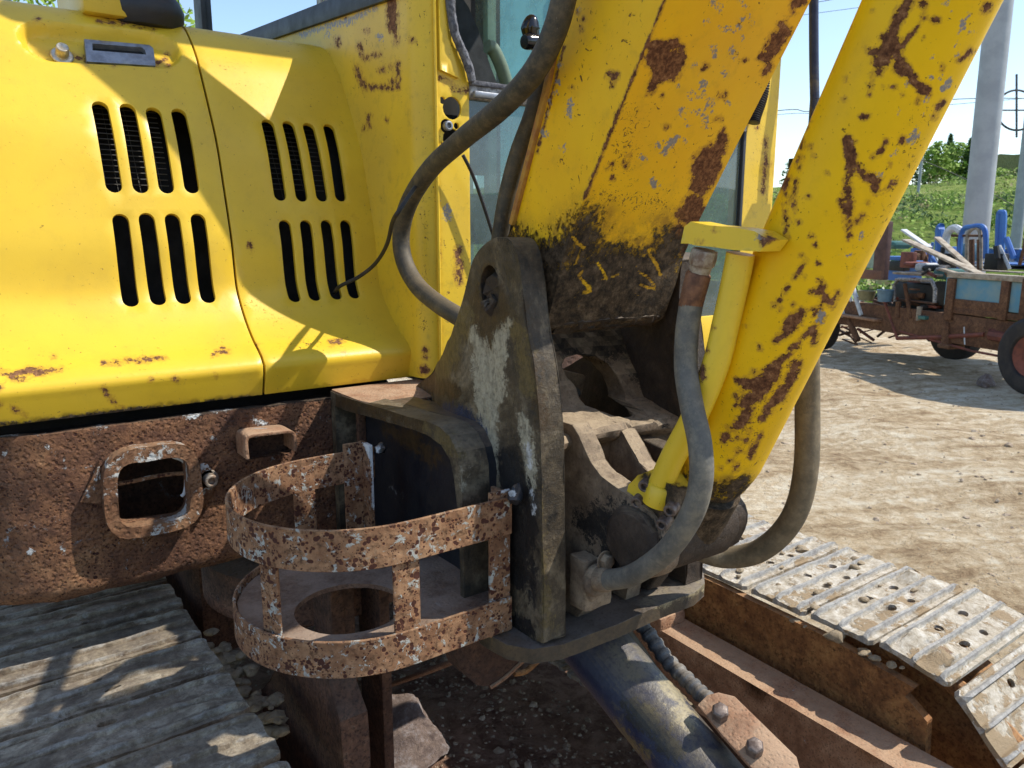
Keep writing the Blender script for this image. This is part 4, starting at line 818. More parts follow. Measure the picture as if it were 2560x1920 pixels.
# thin flange edge down the boom's rear corner, orange with rust
ed = [Vector((XBM - .002, y + .003, z)) for y, z in [(bback[0][0] + d0[0] * .28, bback[0][1] + d0[1] * .28)] + bback]
flatbar('boom_edge_strip', ed, .010, .012, m_simple('rust_orange_edge', (.30, .12, .03), .7, c2=(.42, .22, .03), scale=60), EX, (1, 0, 0))
turned('boom_foot_tube', [(0, .052), (.30, .052)], (.762, pc[0], pc[1] - .002), (1, 0, 0), MD_grease, EX, 36, rough=(.004, 30))
gl = slab('grease_bead', [(.80, 0), (1.04, 0), (1.04, .03), (.80, .03)], [], .01, lambda a, b, w: Vector((a, .988 - b * .6 + w, 1.288 + b * .6)), .035, MD_grease, EX, bevel=.006, rough=(.009, 90))

# ---- boom cylinder
XC = .925; RC = .0690
ca = P(1657, 748, X=XC); cb = P(2010, 0, X=XC); ax = (cb - ca).normalized(); cz = lambda z: ca + ax * ((z - ca.z) / ax.z)
def cylmesh(name, o, d, segs, k, prof_, m, parent, **kw):
    return turned(name, prof_, o, d, m, parent, k, **kw)
c0 = cz(1.070); Lc = (cz(2.05) - c0).length
pf = [(0, .045), (.004, .056), (.02, .062), (.045, .067), (.06, RC)] + [(.06 + i * .0042, RC) for i in range(1, int((Lc - .06) / .0042))]
cyl = cylmesh('boom_cylinder', c0, ax, 0, 120, pf, MP_cyl, EX)
turned('cylinder_eye', [(0, .055), (.004, .060), (.135, .060), (.139, .055)], (.855, PIN[0], PIN[1]), (1, 0, 0), MD_grease, EX, 36, bevel=.003, rough=(.004, 30))
en = turned('cylinder_neck', [(-.02, .056), (.04, .060), (.088, .062)], Vector((XC, PIN[0], PIN[1])), c0 - Vector((XC, PIN[0], PIN[1])), MP_cyl, EX, 36)
turned('cylinder_head', [(0, .072), (.09, .072)], cz(2.02), ax, MP_cyl, EX, 36, bevel=.004)
turned('cylinder_rod', [(0, .035), (1.0, .035)], cz(2.08), ax, MS_galv, EX, 32)
c4 = lambda l: ST(q4, l, 3.16); c2_ = lambda l: ST(q2b, l, 3.16); c1 = lambda l: ST(q1b, l, 2.765)
paint(cyl, 'chip', c4([[(1310, 0, 28), (1270, 60, 35), (1230, 130, 40), (1190, 220, 34), (1160, 300, 40)], [(1110, 310, 38), (1140, 340, 60)], [(1060, 410, 36), (1110, 420, 60)], [(1060, 500, 52), (1100, 490, 48)], [(1060, 560, 30), (1020, 560, 18), (1012, 600, 11)], [(978, 385, 16), (990, 420, 12)], [(995, 665, 9), (993, 690, 7)], [(993, 745, 8)],
    [(1170, 320, 40), (1200, 400, 40), (1240, 480, 38), (1300, 580, 34), (1360, 650, 28), (1430, 710, 36), (1450, 750, 22)], [(1190, 540, 24), (1250, 580, 22)], [(1395, 30, 18), (1415, 45, 30), (1420, 90, 12)], [(1424, 132, 9)], [(1388, 190, 9), (1340, 250, 10), (1290, 310, 8), (1235, 405, 5)], [(1510, 168, 18), (1535, 155, 16)], [(1110, 690, 9), (1150, 692, 9), (1190, 690, 14)], [(920, 918, 9), (955, 925, 16), (990, 915, 7)],
    [(818, 1100, 32), (835, 1170, 42), (850, 1240, 34)], [(870, 1120, 14)], [(850, 1270, 28), (910, 1340, 24), (960, 1400, 26), (1030, 1430, 34), (1030, 1500, 20)], [(838, 1290, 18), (832, 1400, 20), (825, 1500, 26), (800, 1545, 25)], [(765, 1590, 14), (775, 1640, 17)], [(842, 1550, 14), (842, 1659, 14)],
    [(560, 760, 6), (530, 830, 9), (495, 900, 11)], [(450, 990, 16), (400, 1080, 20), (360, 1160, 28)], [(340, 1240, 26), (320, 1330, 22)], [(325, 1400, 26), (320, 1500, 18)], [(320, 1600, 12)], [(470, 1090, 6), (455, 1160, 9)], [(440, 1240, 9), (430, 1330, 7)], [(405, 1430, 12), (395, 1520, 10)], [(392, 1580, 10), (395, 1650, 12)], [(513, 950, 6)], [(485, 1010, 6)],
    [(1017, 90, 9)], [(795, 622, 9)], [(740, 390, 9), (750, 380, 5)], [(835, 205, 6)], [(710, 468, 6)], [(765, 325, 5)], [(795, 787, 6)], [(527, 1152, 9)], [(550, 1230, 8)], [(515, 1558, 8)], [(1412, 297, 8)], [(1400, 750, 6), (1370, 820, 12)], [(1125, 1110, 10), (1090, 1180, 6)], [(1070, 1210, 9)], [(1015, 1250, 10)], [(1250, 1090, 12), (1255, 1120, 9)], [(1930, 50, 25), (1890, 100, 16)], [(1790, 400, 20), (1700, 480, 10)], [(1530, 850, 20), (1580, 800, 8)], [(1500, 930, 10), (1520, 900, 8)], [(1190, 1430, 20), (1155, 1470, 8)], [(1100, 1500, 8)], [(985, 1600, 10)], [(1150, 1300, 5)], [(1570, 520, 6), (1565, 550, 6)], [(690, 540, 5)], [(650, 1365, 5)], [(1255, 745, 8)]])
  + c2_([[(815, 0, 25), (830, 150, 28), (822, 300, 27), (822, 400, 13), (832, 470, 10)], [(765, 165, 14), (790, 240, 17), (808, 320, 20)], [(950, 270, 13), (890, 330, 17)], [(1020, 0, 38), (1035, 80, 22)], [(490, 630, 10), (400, 765, 4)], [(620, 835, 28), (600, 890, 32), (525, 890, 7)], [(640, 930, 34), (700, 990, 17)], [(738, 890, 12), (700, 940, 9)],
    [(450, 1060, 40), (390, 1120, 62), (350, 1180, 42)], [(330, 1220, 26), (240, 1275, 12)], [(520, 1025, 6), (590, 1030, 8), (625, 1075, 11), (570, 1150, 13), (450, 1260, 15), (330, 1400, 20), (230, 1480, 20), (110, 1560, 12)], [(600, 985, 9), (540, 1080, 8)], [(575, 1190, 18), (545, 1290, 14)], [(440, 1440, 19), (380, 1560, 22), (330, 1659, 22)],
    [(250, 1490, 44), (180, 1600, 58), (50, 1620, 42)], [(455, 595, 9)], [(430, 340, 11)], [(513, 135, 10)], [(535, 437, 9)], [(560, 510, 8)], [(390, 985, 12)], [(345, 845, 8), (318, 890, 7)], [(280, 945, 12)], [(232, 998, 9)], [(75, 1515, 10)], [(10, 1155, 10)], [(130, 1325, 12)], [(290, 1022, 7)], [(480, 770, 6)], [(580, 780, 10)], [(585, 660, 12)], [(650, 258, 6)], [(328, 255, 8), (330, 300, 12), (330, 470, 8)], [(395, 80, 9), (395, 250, 10)], [(320, 40, 14), (325, 120, 10)]])
  + c1([[(1510, 1250, 20), (1560, 1270, 38), (1640, 1280, 36)], [(1740, 1200, 55), (1700, 1280, 40)], [(1640, 1340, 46), (1560, 1400, 40)], [(1590, 1450, 28), (1550, 1520, 32), (1485, 1580, 18)], [(1820, 1320, 40), (1760, 1400, 25), (1670, 1510, 18)], [(1900, 1140, 26), (1850, 1260, 20)], [(1500, 1640, 16)], [(1425, 1640, 26)], [(1485, 1350, 8), (1505, 1375, 14)], [(1500, 1420, 12)], [(1580, 1600, 7)], [(1920, 1560, 8)], [(1870, 1160, 10)], [(1610, 1190, 8)], [(1555, 873, 8)], [(1370, 1163, 6)]])
  + ST(Q(1200, 1050, 2.765), [[(1740, 60, 16), (1800, 10, 26)], [(1690, 140, 18), (1720, 120, 8)], [(1770, 125, 16)], [(1840, 140, 12)], [(1790, 215, 14)], [(1720, 285, 8), (1745, 280, 6)], [(1655, 330, 8)], [(1940, 100, 12), (1870, 250, 12)], [(1780, 320, 8), (1760, 345, 6)], [(1710, 45, 10)], [(1790, 60, 6)]], 2.765))
paint(cyl, 'grey', c4([[(1740, 170, 14), (1725, 230, 10)], [(1800, 250, 18)], [(1775, 115, 10)], [(1630, 105, 12)], [(1680, 345, 12)], [(1670, 440, 16)], [(1490, 450, 10)], [(1470, 600, 14)], [(1560, 630, 14)], [(1280, 672, 14)], [(1620, 640, 20), (1580, 700, 24)], [(1440, 790, 18)], [(1340, 1080, 24), (1300, 1110, 22)], [(1360, 1030, 16)], [(1170, 1230, 12)], [(1215, 1200, 10)], [(1075, 1385, 14)], [(1600, 15, 16)], [(1220, 900, 10)], [(1450, 920, 10)]])
  + c2_([[(800, 605, 16), (840, 595, 8)], [(620, 1060, 20), (590, 1110, 22)], [(930, 390, 14), (925, 440, 20)]]) + c1([[(1080, 300, 5)]]))
paint(cyl, 'grease', [[(1610, 1040, 8), (1560, 1060, 14), (1490, 1050, 8)], [(1600, 1090, 20), (1540, 1130, 50), (1500, 1200, 60)], [(1480, 1030, 14)]], R=34)
paint(cyl, 'speck', [[(2000, 260, 30), (1850, 560, 16)], [(1690, 800, 40), (1600, 950, 40)]], R=80)
paint(cyl, 'scratch', ST(Q(1380, 1100, 4.608), [[(1880, 780, 8), (1940, 900, 8)], [(2000, 760, 6), (1850, 1100, 8)], [(1780, 1000, 8), (1720, 1080, 8), (1660, 1230, 12)], [(1800, 1050, 6), (1900, 1120, 6)]], 4.608), R=10)
paint(en, 'grease', [[(1540, 1130, 90)]])

# ---- steel feed pipe along the cylinder, its top elbow and the flange block
pipe_ = [P(1600, 548, X=.845), P(1590, 600, X=.845), P(1570, 690, X=.845), P(1545, 790, X=.842), P(1500, 900, X=.838), P(1455, 985, X=.835), P(1425, 1050, X=.832)]
pp = tube('feed_pipe', pipe_, .0185, MP_arm, EX, k=28); paint(pp, 'chip', c1([[(1255, 1160, 20), (1260, 1220, 22)], [(1330, 885, 6)], [(1290, 1045, 7)], [(1268, 995, 5)]])); 
arm_pts = [P(*q1b(x, y), X=.835) for x, y in ((1190, 300), (1215, 185), (1260, 150), (1380, 175), (1560, 190), (1700, 215), (1800, 275), (1740, 355), (1560, 345), (1380, 320), (1300, 315), (1240, 300))]
aw = slab('pipe_elbow', [(p.y, p.z) for p in arm_pts], [], .010, fX(.812), .040, MP_arm, EX, bevel=.009, seg=4)
paint(aw, 'chip', c1([[(1235, 290, 14)], [(1350, 205, 9)], [(1700, 265, 50)], [(1740, 300, 30), (1790, 270, 14)], [(1330, 325, 5)]])); paint(aw, 'grey', c1([[(1660, 260, 20)]]))
nt = P(1519, 556, X=.822); s0 = P(1516, 568, X=.822); s1 = P(1494, 655, X=.822)
dn = (P(1505, 612, X=.822) - P(1522, 540, X=.822)).normalized()
turned('swivel_nut', [(0, .0175), (.012, .0185), (.020, .0175), (.022, .015), (.032, .0140)], P(1523, 540, X=.822), dn, MS_fitg, EX, 8, bevel=.0012)
turned('crimp_sleeve', [(0, .0150), (.004, .0172), (.048, .0165), (.052, .0155)], P(1510, 588, X=.822), (s1 - s0).normalized(), MS_fit, EX, 28, bevel=.001)
hA = [P(u, v, X=x) for u, v, x in ((1494, 650, .822), (1484, 720, .82), (1482, 800, .815), (1495, 880, .80), (1512, 960, .79), (1514, 1040, .785), (1492, 1115, .783), (1440, 1190, .785), (1370, 1240, .79), (1318, 1252, .793), (1288, 1250, .795))]
hs = tube('boom_cylinder_hose', hA, .0163, MH_grey, EX, k=24); tag(hs, 'grey dusty hose looping down from the yellow elbow')
turned('hose_ferrule', [(0, .0175), (.004, .0200), (.034, .0195), (.038, .0175)], hA[-1] + (hA[-1] - hA[-2]).normalized() * .004, (hA[-2] - hA[-1]).normalized(), MD_cast, EX, 24, bevel=.001)
hB = [P(u, v, X=x) for u, v, x in ((1740, 620, 1.06), (1742, 760, 1.09), (1744, 880, 1.11), (1742, 1000, 1.11), (1725, 1090, 1.11), (1690, 1150, 1.11), (1640, 1190, 1.10), (1590, 1203, 1.09), (1545, 1200, 1.07), (1500, 1180, 1.03), (1470, 1150, 1.0))]
tube('boom_cylinder_hose', hB, .0200, MH_side, EX, k=24)
# flange block with four socket screws
fb = [P(u, v, X=.842) for u, v in ((1378, 1042), (1398, 1022), (1440, 1005), (1475, 1060), (1480, 1100), (1425, 1132), (1402, 1125), (1368, 1075))]
fbk = slab('flange_block', [(p.y, p.z) for p in fb], [], .01, fX(.822), .055, MP_arm, EX, bevel=.006, seg=3, rough=(.0015, 40)); paint(fbk, 'grease', [[(1460, 1080, 34), (1440, 1120, 24), (1400, 1100, 10)], [(1395, 1030, 8)]], R=20)
turned('pipe_collar', [(0, .022), (.03, .0215), (.034, .019)], P(1418, 1090, X=.828), (P(1440, 1020, X=.835) - P(1418, 1090, X=.828)).normalized(), MP_arm, EX, 28, bevel=.002)
for u, v in ((1398, 1040), (1382, 1075), (1453, 1092), (1436, 1122)): bolt('socket_screw', P(u, v, X=.826) + Vector((.004, 0, 0)), (-1, -.35, -.25), .0098, .020, MS_boltb, EX, washer=False, socket=True)

# ---- hoses up the boom
h1_ = [P(u, v, X=x) for u, v, x in ((1245, -150, .74), (1222, -20, .735), (1195, 75, .735), (1150, 160, .735), (1080, 235, .74), (1000, 300, .75), (930, 365, .76), (885, 435, .765), (867, 500, .77), (872, 560, .77), (900, 615, .77), (945, 655, .77), (1000, 690, .775), (1060, 730, .80))]
bh = tube('boom_hose', h1_, .0180, MH_old, EX, k=24); tag(bh, 'weathered hose curving down in front of the cab corner')
h2_ = [P(u, v, X=x) for u, v, x in ((1200, 60, .80), (1170, 170, .80), (1150, 250, .80), (1120, 330, .80), (1098, 410, .80), (1085, 480, .80), (1078, 540, .80), (1085, 600, .80))]
tube('boom_hose', h2_, .0150, MH_old, EX, k=20)
h3_ = [P(u, v, X=.83) for u, v in ((1215, 40), (1190, 150), (1165, 250), (1140, 340), (1118, 430), (1105, 500), (1100, 560))]
tube('boom_hose', h3_, .0110, MH_old, EX, k=16)
tube('cable', [P(u, v, Y=y) for u, v, y in ((955, 330, 1.47), (900, 400, 1.35), (862, 455, 1.3), (848, 480, 1.35), (835, 530, 1.45), (810, 570, 1.55), (775, 598, 1.60), (735, 618, 1.64), (722, 632, 1.70))], .0042, MH_wire, EX, k=10)
tube('cable', [P(u, v, Y=y) for u, v, y in ((978, 312, 1.485), (968, 306, 1.46), (950, 325, 1.42), (935, 350, 1.38))], .0042, MS_white, EX, k=10)
tube('cable', [P(u, v, Y=1.45) for u, v in ((1000, 335), (1020, 375), (1040, 430), (1058, 485), (1075, 540))], .0040, MH_wire, EX, k=10)

# ---- rusty bottle basket on the side of the bracket
BK = empty('bottle_basket', (.5, 1.165, .8)); BK.parent = EX; BK.location = Vector((.5, 1.165, .8)) - wloc(EX); bpy.data.objects.remove(BK)
def upath(x1, y0, y1, xl, n=14):
    r = (y1 - y0) / 2; cx = xl + r; c = (y0 + y1) / 2; pts = [(x1, y0)] + [(x1 + (cx - x1) * t, y0) for t in (.33, .66)]
    pts += [(cx + r * math.cos(math.radians(a)), c + r * math.sin(math.radians(a))) for a in np.linspace(270, 90, n)]; pts += [(cx + (x1 - cx) * t, y1) for t in (.33, .66)] + [(x1, y1)]
    return pts
YA, YBk, XLb = .965, 1.365, .315
def strap(name, z0, z1, x1, grow=0, th=.005, x1b=None):
    pts = upath(x1, YA - grow, YBk + grow, XLb - grow); 
    if x1b is not None: pts[-1] = (x1b, pts[-1][1])
    path = [Vector((x, y, (z0 + z1) / 2)) for x, y in pts]; fine = spline(path, 5)
    h = (z1 - z0) / 2; ks = 6; pr_ = [(-th / 2, -h + 2 * h * i / ks) for i in range(ks + 1)] + [(th / 2, h - 2 * h * i / ks) for i in range(ks + 1)]
    vs, fs = sweep(fine, pr_, up0=(0, 0, 1)); return make(name, vs, fs, MR_strap, EX, 40, .0012, 1)
sT_ = strap('basket_top_strap', .970, 1.034, .700, x1b=.652); sB_ = strap('basket_bottom_strap', .801, .860, .700, x1b=.652)
ringo = upath(.700, YA + .004, YBk - .004, XLb + .004); rc_ = P(755, 1312, Z=.848); rh = [(rc_.x + .088 * math.cos(a), rc_.y + .088 * math.sin(a)) for a in np.linspace(0, 2 * math.pi, 40, endpoint=False)]
rp = slab('basket_floor_ring', ringo[::-1], [rh], .018, fZ(.848), .008, MR_ring, EX, bevel=.001, rough=(.001, 20))
def post(name, x, y, wx, wy, z0=.852, z1=1.0, m=None, rough=(.0006, 50)):
    return box(name, (x - wx / 2, y - wy / 2, z0), (x + wx / 2, y + wy / 2, z1), m or MR_strap, EX, .001, sub=3)
pB = P(880, 1200, Y=YA); pC = P(540, 1200, Y=1.08)
post('basket_post', pB.x, YA + .0057, .044, .005, .80, .985); post('basket_post', P(658, 1090, Y=YBk).x, YBk - .001, .042, .005, .85, 1.02)
rotp = Matrix.Rotation(math.radians(62), 3, 'Z')
cc_ = Vector((XLb + .026, 1.085, .915)); v_, f_ = bxv(cc_ - Vector((.0025, .019, .085)), cc_ + Vector((.0025, .019, .085)), Matrix.Rotation(math.radians(22), 3, 'Z')); make('basket_post', v_, f_, MR_strap, EX, 35, .001, 1)
# end posts: angle irons carrying the straps, painted white weld splashes
e1 = box('basket_end_post', (.660, YA + .0032, .795), (.700, YA + .009, 1.045), MR_strap, EX, .001, sub=5); box('basket_end_post', (.690, YA + .0092, .80), (.697, YA + .045, 1.04), MR_strap, EX, .001)
e2 = box('basket_end_post', (.622, YBk - .04, .80), (.630, YBk + .004, 1.05), MR_strap, EX, .001, sub=5); e3 = box('basket_end_post', (.585, YBk - .006, .80), (.630, YBk, 1.05), MR_strap, EX, .001, sub=5)
for e_ in (e1,): paint(e_, 'white', [[(1082, 1068, 8), (1125, 1062, 8)]], R=20)
for e_ in (e2, e3): paint(e_, 'white', [[(770, 968, 10), (815, 965, 10), (800, 985, 10)], [(805, 1000, 3), (808, 1120, 3)]], R=16)
for nm, (u, v, X_) in (('weld_splash', (1112, 1070, .695)), ('weld_splash', (822, 972, .640))):
    p = P(u, v, X=X_); o_ = turned(nm, [(-.010, .004), (-.006, .010), (.004, .012), (.012, .008), (.015, .003)], p, (.3, .2, 1), MD_box, EX, 14, rough=(.007, 70)); paint(o_, 'white', [[(u - 6, v - 4, 7)]], R=8)

# ---- cab
YC = 1.48; X0S = .838; X0, X1, XR0, XR1 = .876, .960, 1.905, 2.05; YR = 3.15; ZS = 1.767
CB = EX
qc2 = Q(700, 0, 2.765)
def cf(a, b, w): return Vector((a, YC + w, b))
def fc(q, x, y): p = P(*q(x, y), Y=YC); return (p.x, p.z)
hol = []
for x, y, r in ((1190, 748, .0235), (1150, 872, .0150), (1190, 965, .0235), (1123, 693, .0075), (1220, 870, .0070), (1118, 1005, .0065)):
    c = fc(qc2, x, y); hol.append([(c[0] + r * math.cos(a), c[1] + r * math.sin(a)) for a in np.linspace(0, 2 * math.pi, 16, endpoint=False)])
pil = [(X0 + .004, 1.13), (X1, 1.13), (X1, ZS), fc(qc2, 1310, 560), fc(qc2, 1240, 380), fc(qc2, 1170, 200), fc(qc2, 1140, 0), (fc(qc2, 1140, 0)[0] - .005, 2.85), (X0 + .004, 2.85)]
p1 = slab('cab_front_pillar', pil, hol, .012, cf, .006, MP_cab, EX, bevel=.002)
p1b = slab('cab_pillar_raised_plate', [(X0 + .008, ZS + .02), fc(qc2, 1225, 545), fc(qc2, 1205, 440), fc(qc2, 1150, 260), fc(qc2, 1125, 0), (fc(qc2, 1125, 0)[0], 2.8), (X0 + .008, 2.8)], [], .02, lambda a, b, w: Vector((a, YC - .008 + w, b)), .008, MP_cab, EX, bevel=.003)
box('cab_pillar_back', (X0 + .002, YC + .04, 1.14), (X1 - .004, YC + .05, 2.0), MS_void, EX)  # black box put behind the pillar holes to keep them dark
bolt('pillar_bolt', Vector((*fc(qc2, 1150, 872)[:1], YC, fc(qc2, 1150, 872)[1])), (0, -1, 0), .010, .012, MS_galv, EX, washer=False, socket=True)
# rounded corner and side panel (faces the hood)
cor = []; ZL = list(np.arange(1.13, 2.35, .02))
def side(a, b, w):       # a = distance rearwards from the corner
    r = .05; L_ = r * math.pi / 2
    if a < L_: t = a / r; return Vector((X0S + r - (r - w) * math.sin(t), YC + r - (r - w) * math.cos(t), b))
    return Vector((X0S + w, YC + r + (a - L_), b))
sl0 = P(610, 78, X=X0S); sl1 = P(840, 0, X=X0S); zs_ = lambda y: sl1.z + (y - sl1.y) * (sl0.z - sl1.z) / (sl0.y - sl1.y)
sp_ = slab('cab_side_panel', [(0, 1.13), (1.68, 1.13), (1.68, zs_(3.1)), (.22, zs_(YC + .2) - .0), (.18, 2.85), (0, 2.85)], [], .02, side, .004, MP_cab, EX, extra=np.array([(x, s) for x in np.arange(.004, .75, .0062) for s in np.arange(1.14, 2.0, .0062)]))
cq = lambda l: ST(qc2, l, 2.765)
paint(sp_, 'chip', cq([[(775, 0, 30), (775, 120, 32), (778, 195, 30)], [(800, 240, 12), (805, 300, 5)], [(550, 310, 10), (570, 390, 6)], [(585, 405, 7), (640, 385, 6), (690, 375, 5)], [(530, 460, 8), (545, 530, 11), (585, 605, 11), (680, 600, 9), (765, 608, 10), (780, 560, 9)], [(690, 490, 9), (715, 485, 9)], [(815, 440, 8), (815, 600, 8)], [(600, 215, 7)], [(400, 270, 12), (400, 310, 8)], [(615, 800, 5), (615, 880, 6)], [(740, 830, 5)], [(580, 890, 6)], [(913, 278, 9)], [(770, 465, 6)], [(455, 130, 5)], [(650, 50, 5)]]))
paint(sp_, 'grey', cq([[(150, 240, 16), (300, 190, 14), (460, 150, 20), (640, 60, 16)], [(690, 260, 20)], [(330, 240, 14)]])); paint(sp_, 'speck', cq([[(1000, 80, 10), (1000, 1650, 12)], [(830, 500, 5), (835, 1000, 5)]]) + ST(qE, [[(1000, 0, 30), (1010, 400, 20), (990, 900, 30)]], 2.765), R=14)
paint(sp_, 'chip', ST(qE, [[(1000, 1180, 24), (990, 1160, 20)], [(1000, 1030, 10), (1010, 1090, 9)]], 2.765))
paint(p1, 'grey', cq([[(1155, 1440, 22), (1160, 1500, 26)], [(1130, 1410, 8)]]) + ST(qE, [[(1265, 335, 9)], [(1105, 590, 8)]], 2.765)); paint(p1, 'chip', ST(qE, [[(1235, 340, 16), (1240, 450, 20), (1235, 570, 14)], [(1098, 280, 6), (1098, 400, 6)]], 2.765) + cq([[(1110, 545, 8), (1170, 570, 8), (1240, 580, 8)], [(1290, 620, 12), (1250, 625, 8)], [(1190, 628, 4)]]))
paint(p1, 'speck', cq([[(1060, 50, 6), (1050, 500, 6)]]) + ST(qE, [[(1100, 800, 20), (1110, 1000, 20)]], 2.765), R=16)
tube('cab_weld_seam', [Vector((X0 + .001, YC - .001, z)) for z in (1.14, 1.4, 1.7, 2.0, 2.8)], .0035, MP_cab, EX, k=8)
# side window with rubber frame
g0 = P(432, 40, X=X0S).y
flatbar('window_seal', [Vector((X0S - .004, y, zs_(y) + .02)) for y in (YC + .05, 1.7, 2.2, 2.7, 3.1)], .012, .045, MS_rubber, EX, (0, 0, 1))
box('window_seal', (X0S - .008, 3.0, 1.95), (X0S + .01, 3.09, 2.8), MS_rubber, EX)
make('side_window', [Vector((X0S + .01, 1.90, zs_(1.90))), Vector((X0S + .01, 3.02, zs_(3.02))), Vector((X0S + .01, 3.02, 2.85)), Vector((X0S + .01, 1.90, 2.85))], [(0, 1, 2, 3)], MG_clear, EX)
for u in (690,): p = P(u, 30, X=X0S); box('window_divider', (X0S - .002, p.y - .012, 1.99), (X0S + .012, p.y + .012, 2.85), MS_alu, EX)
# weatherstrip hanging down the front pillar
ws = [P(*qc2(x, y), Y=YC - .012) for x, y in ((1170, -200), (1178, 0), (1190, 120), (1215, 240), (1255, 340), (1290, 420), (1315, 500), (1328, 560))]
tube('weatherstrip', ws, .0095, MS_trim, EX, k=10, rough=(.0018, 90))
# window rail, lower pane, far pillar, sill
rA = P(1020, 186, Y=YC); 
box('window_rail', (X1, YC - .004, ZS - .030), (XR0, YC + .016, ZS), MS_alu, EX, .003); box('window_rail_lip', (X1, YC - .010, ZS - .002), (XR0, YC + .002, ZS + .008), MS_trim, EX, .002)
box('rail_latch', (X1 + .004, YC - .018, ZS - .028), (X1 + .075, YC - .004, ZS - .014), MS_galv, EX, .004)
make('lower_windscreen', [Vector((X1 - .003, YC + .008, 1.19)), Vector((XR0 + .004, YC + .008, 1.19)), Vector((XR0 + .004, YC + .008, ZS - .025)), Vector((X1 - .003, YC + .008, ZS - .025))], [(0, 1, 2, 3)], MG_low, EX)
box('cab_sill', (X1, YC + .0, 1.10), (XR1, YC + .03, 1.215), MP_cab, EX, .004)
fp = slab('cab_far_pillar', [(XR0, 1.10), (XR1 + .0, 1.10), (XR1, 2.85), (XR1 - .05, 2.85), (XR1 - .06, 2.0), (XR0 + .035, ZS + .03), (XR0, ZS + .01)], [], .014, cf, .05, MP_cab, EX, bevel=.008)
paint(fp, 'chip', ps([[(1700, 960, 6), (1690, 1200, 6), (1680, 1330, 7)], [(1880, 0, 1)], [(1640, 880, 8)], [(1720, 1130, 8)]])); paint(fp, 'speck', ps([[(1650, 900, 20), (1600, 1500, 30)]]), R=40)
box('cab_far_jamb', (XR1 - .02, YC + .05, 1.10), (XR1 + .03, YC + .12, 2.6), MP_cab, EX, .006); box('door_seal', (XR0 - .010, YC - .003, 1.2), (XR0 + .002, YC + .012, ZS), MS_rubber, EX)
cg = [P(*q3(x, y), Y=YC - .02) for x, y in ((1680, 560), (1672, 640), (1650, 720), (1625, 790), (1610, 850))]
tube('corrugated_sleeve', cg, .020, MS_rubber, EX, k=14, n=10, radii=[1 if i % 2 else .82 for i in range(41)])
# roof, rear and door side, lining and glass
box('cab_roof', (X0S, YC, 2.85), (XR1 + .03, YR, 2.93), MP_cab, EX, .02); box('cab_rear_post', (X0, YR - .06, 1.13), (X0 + .05, YR, 2.6), MS_black, EX)
gx = lambda u: P(u, 100, Y=YR).x
box('cab_rear_wall', (X0 + .05, YR - .02, 1.1), (XR1, YR, 1.72), MS_lin, EX)
box('cab_rear_wall', (X0 + .05, YR - .02, 1.72), (gx(1040), YR, 2.6), MS_void, EX); box('cab_lining_post', (gx(1038), YR - .06, 1.5), (gx(1056), YR - .02, 2.6), MS_lin, EX); box('cab_rear_post', (gx(1056), YR - .04, 1.5), (gx(1070), YR, 2.6), MS_black, EX)
make('rear_window', [Vector((gx(1070), YR - .015, 1.72)), Vector((gx(1188), YR - .015, 1.72)), Vector((gx(1188), YR - .015, 2.6)), Vector((gx(1070), YR - .015, 2.6))], [(0, 1, 2, 3)], MG_teal, EX)
box('cab_rear_post', (gx(1188), YR - .05, 1.5), (gx(1230), YR, 2.6), MS_rubber, EX)
make('door_window', [Vector((XR1, YC + .12, 1.3)), Vector((XR1, YR - .05, 1.3)), Vector((XR1, YR - .05, 2.55)), Vector((XR1, YC + .12, 2.55))], [(0, 1, 2, 3)], MG_clear, EX)
box('door_skirt', (XR1 - .01, YC + .12, 1.1), (XR1 + .02, YR, 1.3), MP_cab, EX); box('cab_floor', (X0 + .02, YC + .03, 1.1), (XR1, YR, 1.14), MS_black, EX)
# seat, levers
seat = empty('operator_seat', (1.40, 2.4, 1.14)); seat.parent = EX; seat.location = Vector((1.40, 2.4, 1.14)) - wloc(EX)
sb = [P(u, v, Y=2.35) for u, v in ((960, -60), (985, -25), (1012, 15), (1032, 60), (1048, 110), (1062, 150), (1078, 190), (1090, 240), (1060, 260), (960, 260))]
slab('seat_back', [(p.x, p.z) for p in sb], [], .03, lambda a, b, w: Vector((a, 2.35 + w, b)), .12, MS_seat, seat, bevel=.03, seg=4)
box('seat_cushion', (1.05, 1.85, 1.42), (1.60, 2.40, 1.56), MS_seat, seat, .04)
ar = [P(u, v, Y=2.2) for u, v in ((1052, 100), (1066, 108), (1085, 150), (1102, 210))]; tube('armrest', ar, .022, MS_lin, seat, k=12)
lv = empty('control_lever', P(1150, 100, Y=1.72)); lv.parent = EX; lv.location = wloc(lv) - wloc(EX)
kb = [P(u, v, Y=1.72) for u, v in ((1156, 98), (1150, 80), (1146, 62), (1150, 46), (1158, 40))]; tube('lever_knob', kb, .022, MS_lever, lv, k=18, radii=[.7, .95, 1.15, .9, .25])
tube('lever_grip', [P(1132, 90, Y=1.70), P(1160, 92, Y=1.70), P(1215, 104, Y=1.70)], .020, MS_lever, lv, k=20, radii=[.85, 1, 1, 1, 1, 1, 1])
tube('lever_stem', [P(1160, 105, Y=1.70), P(1172, 130, Y=1.70), P(1180, 260, Y=1.70)], .012, MS_black, lv, k=12)
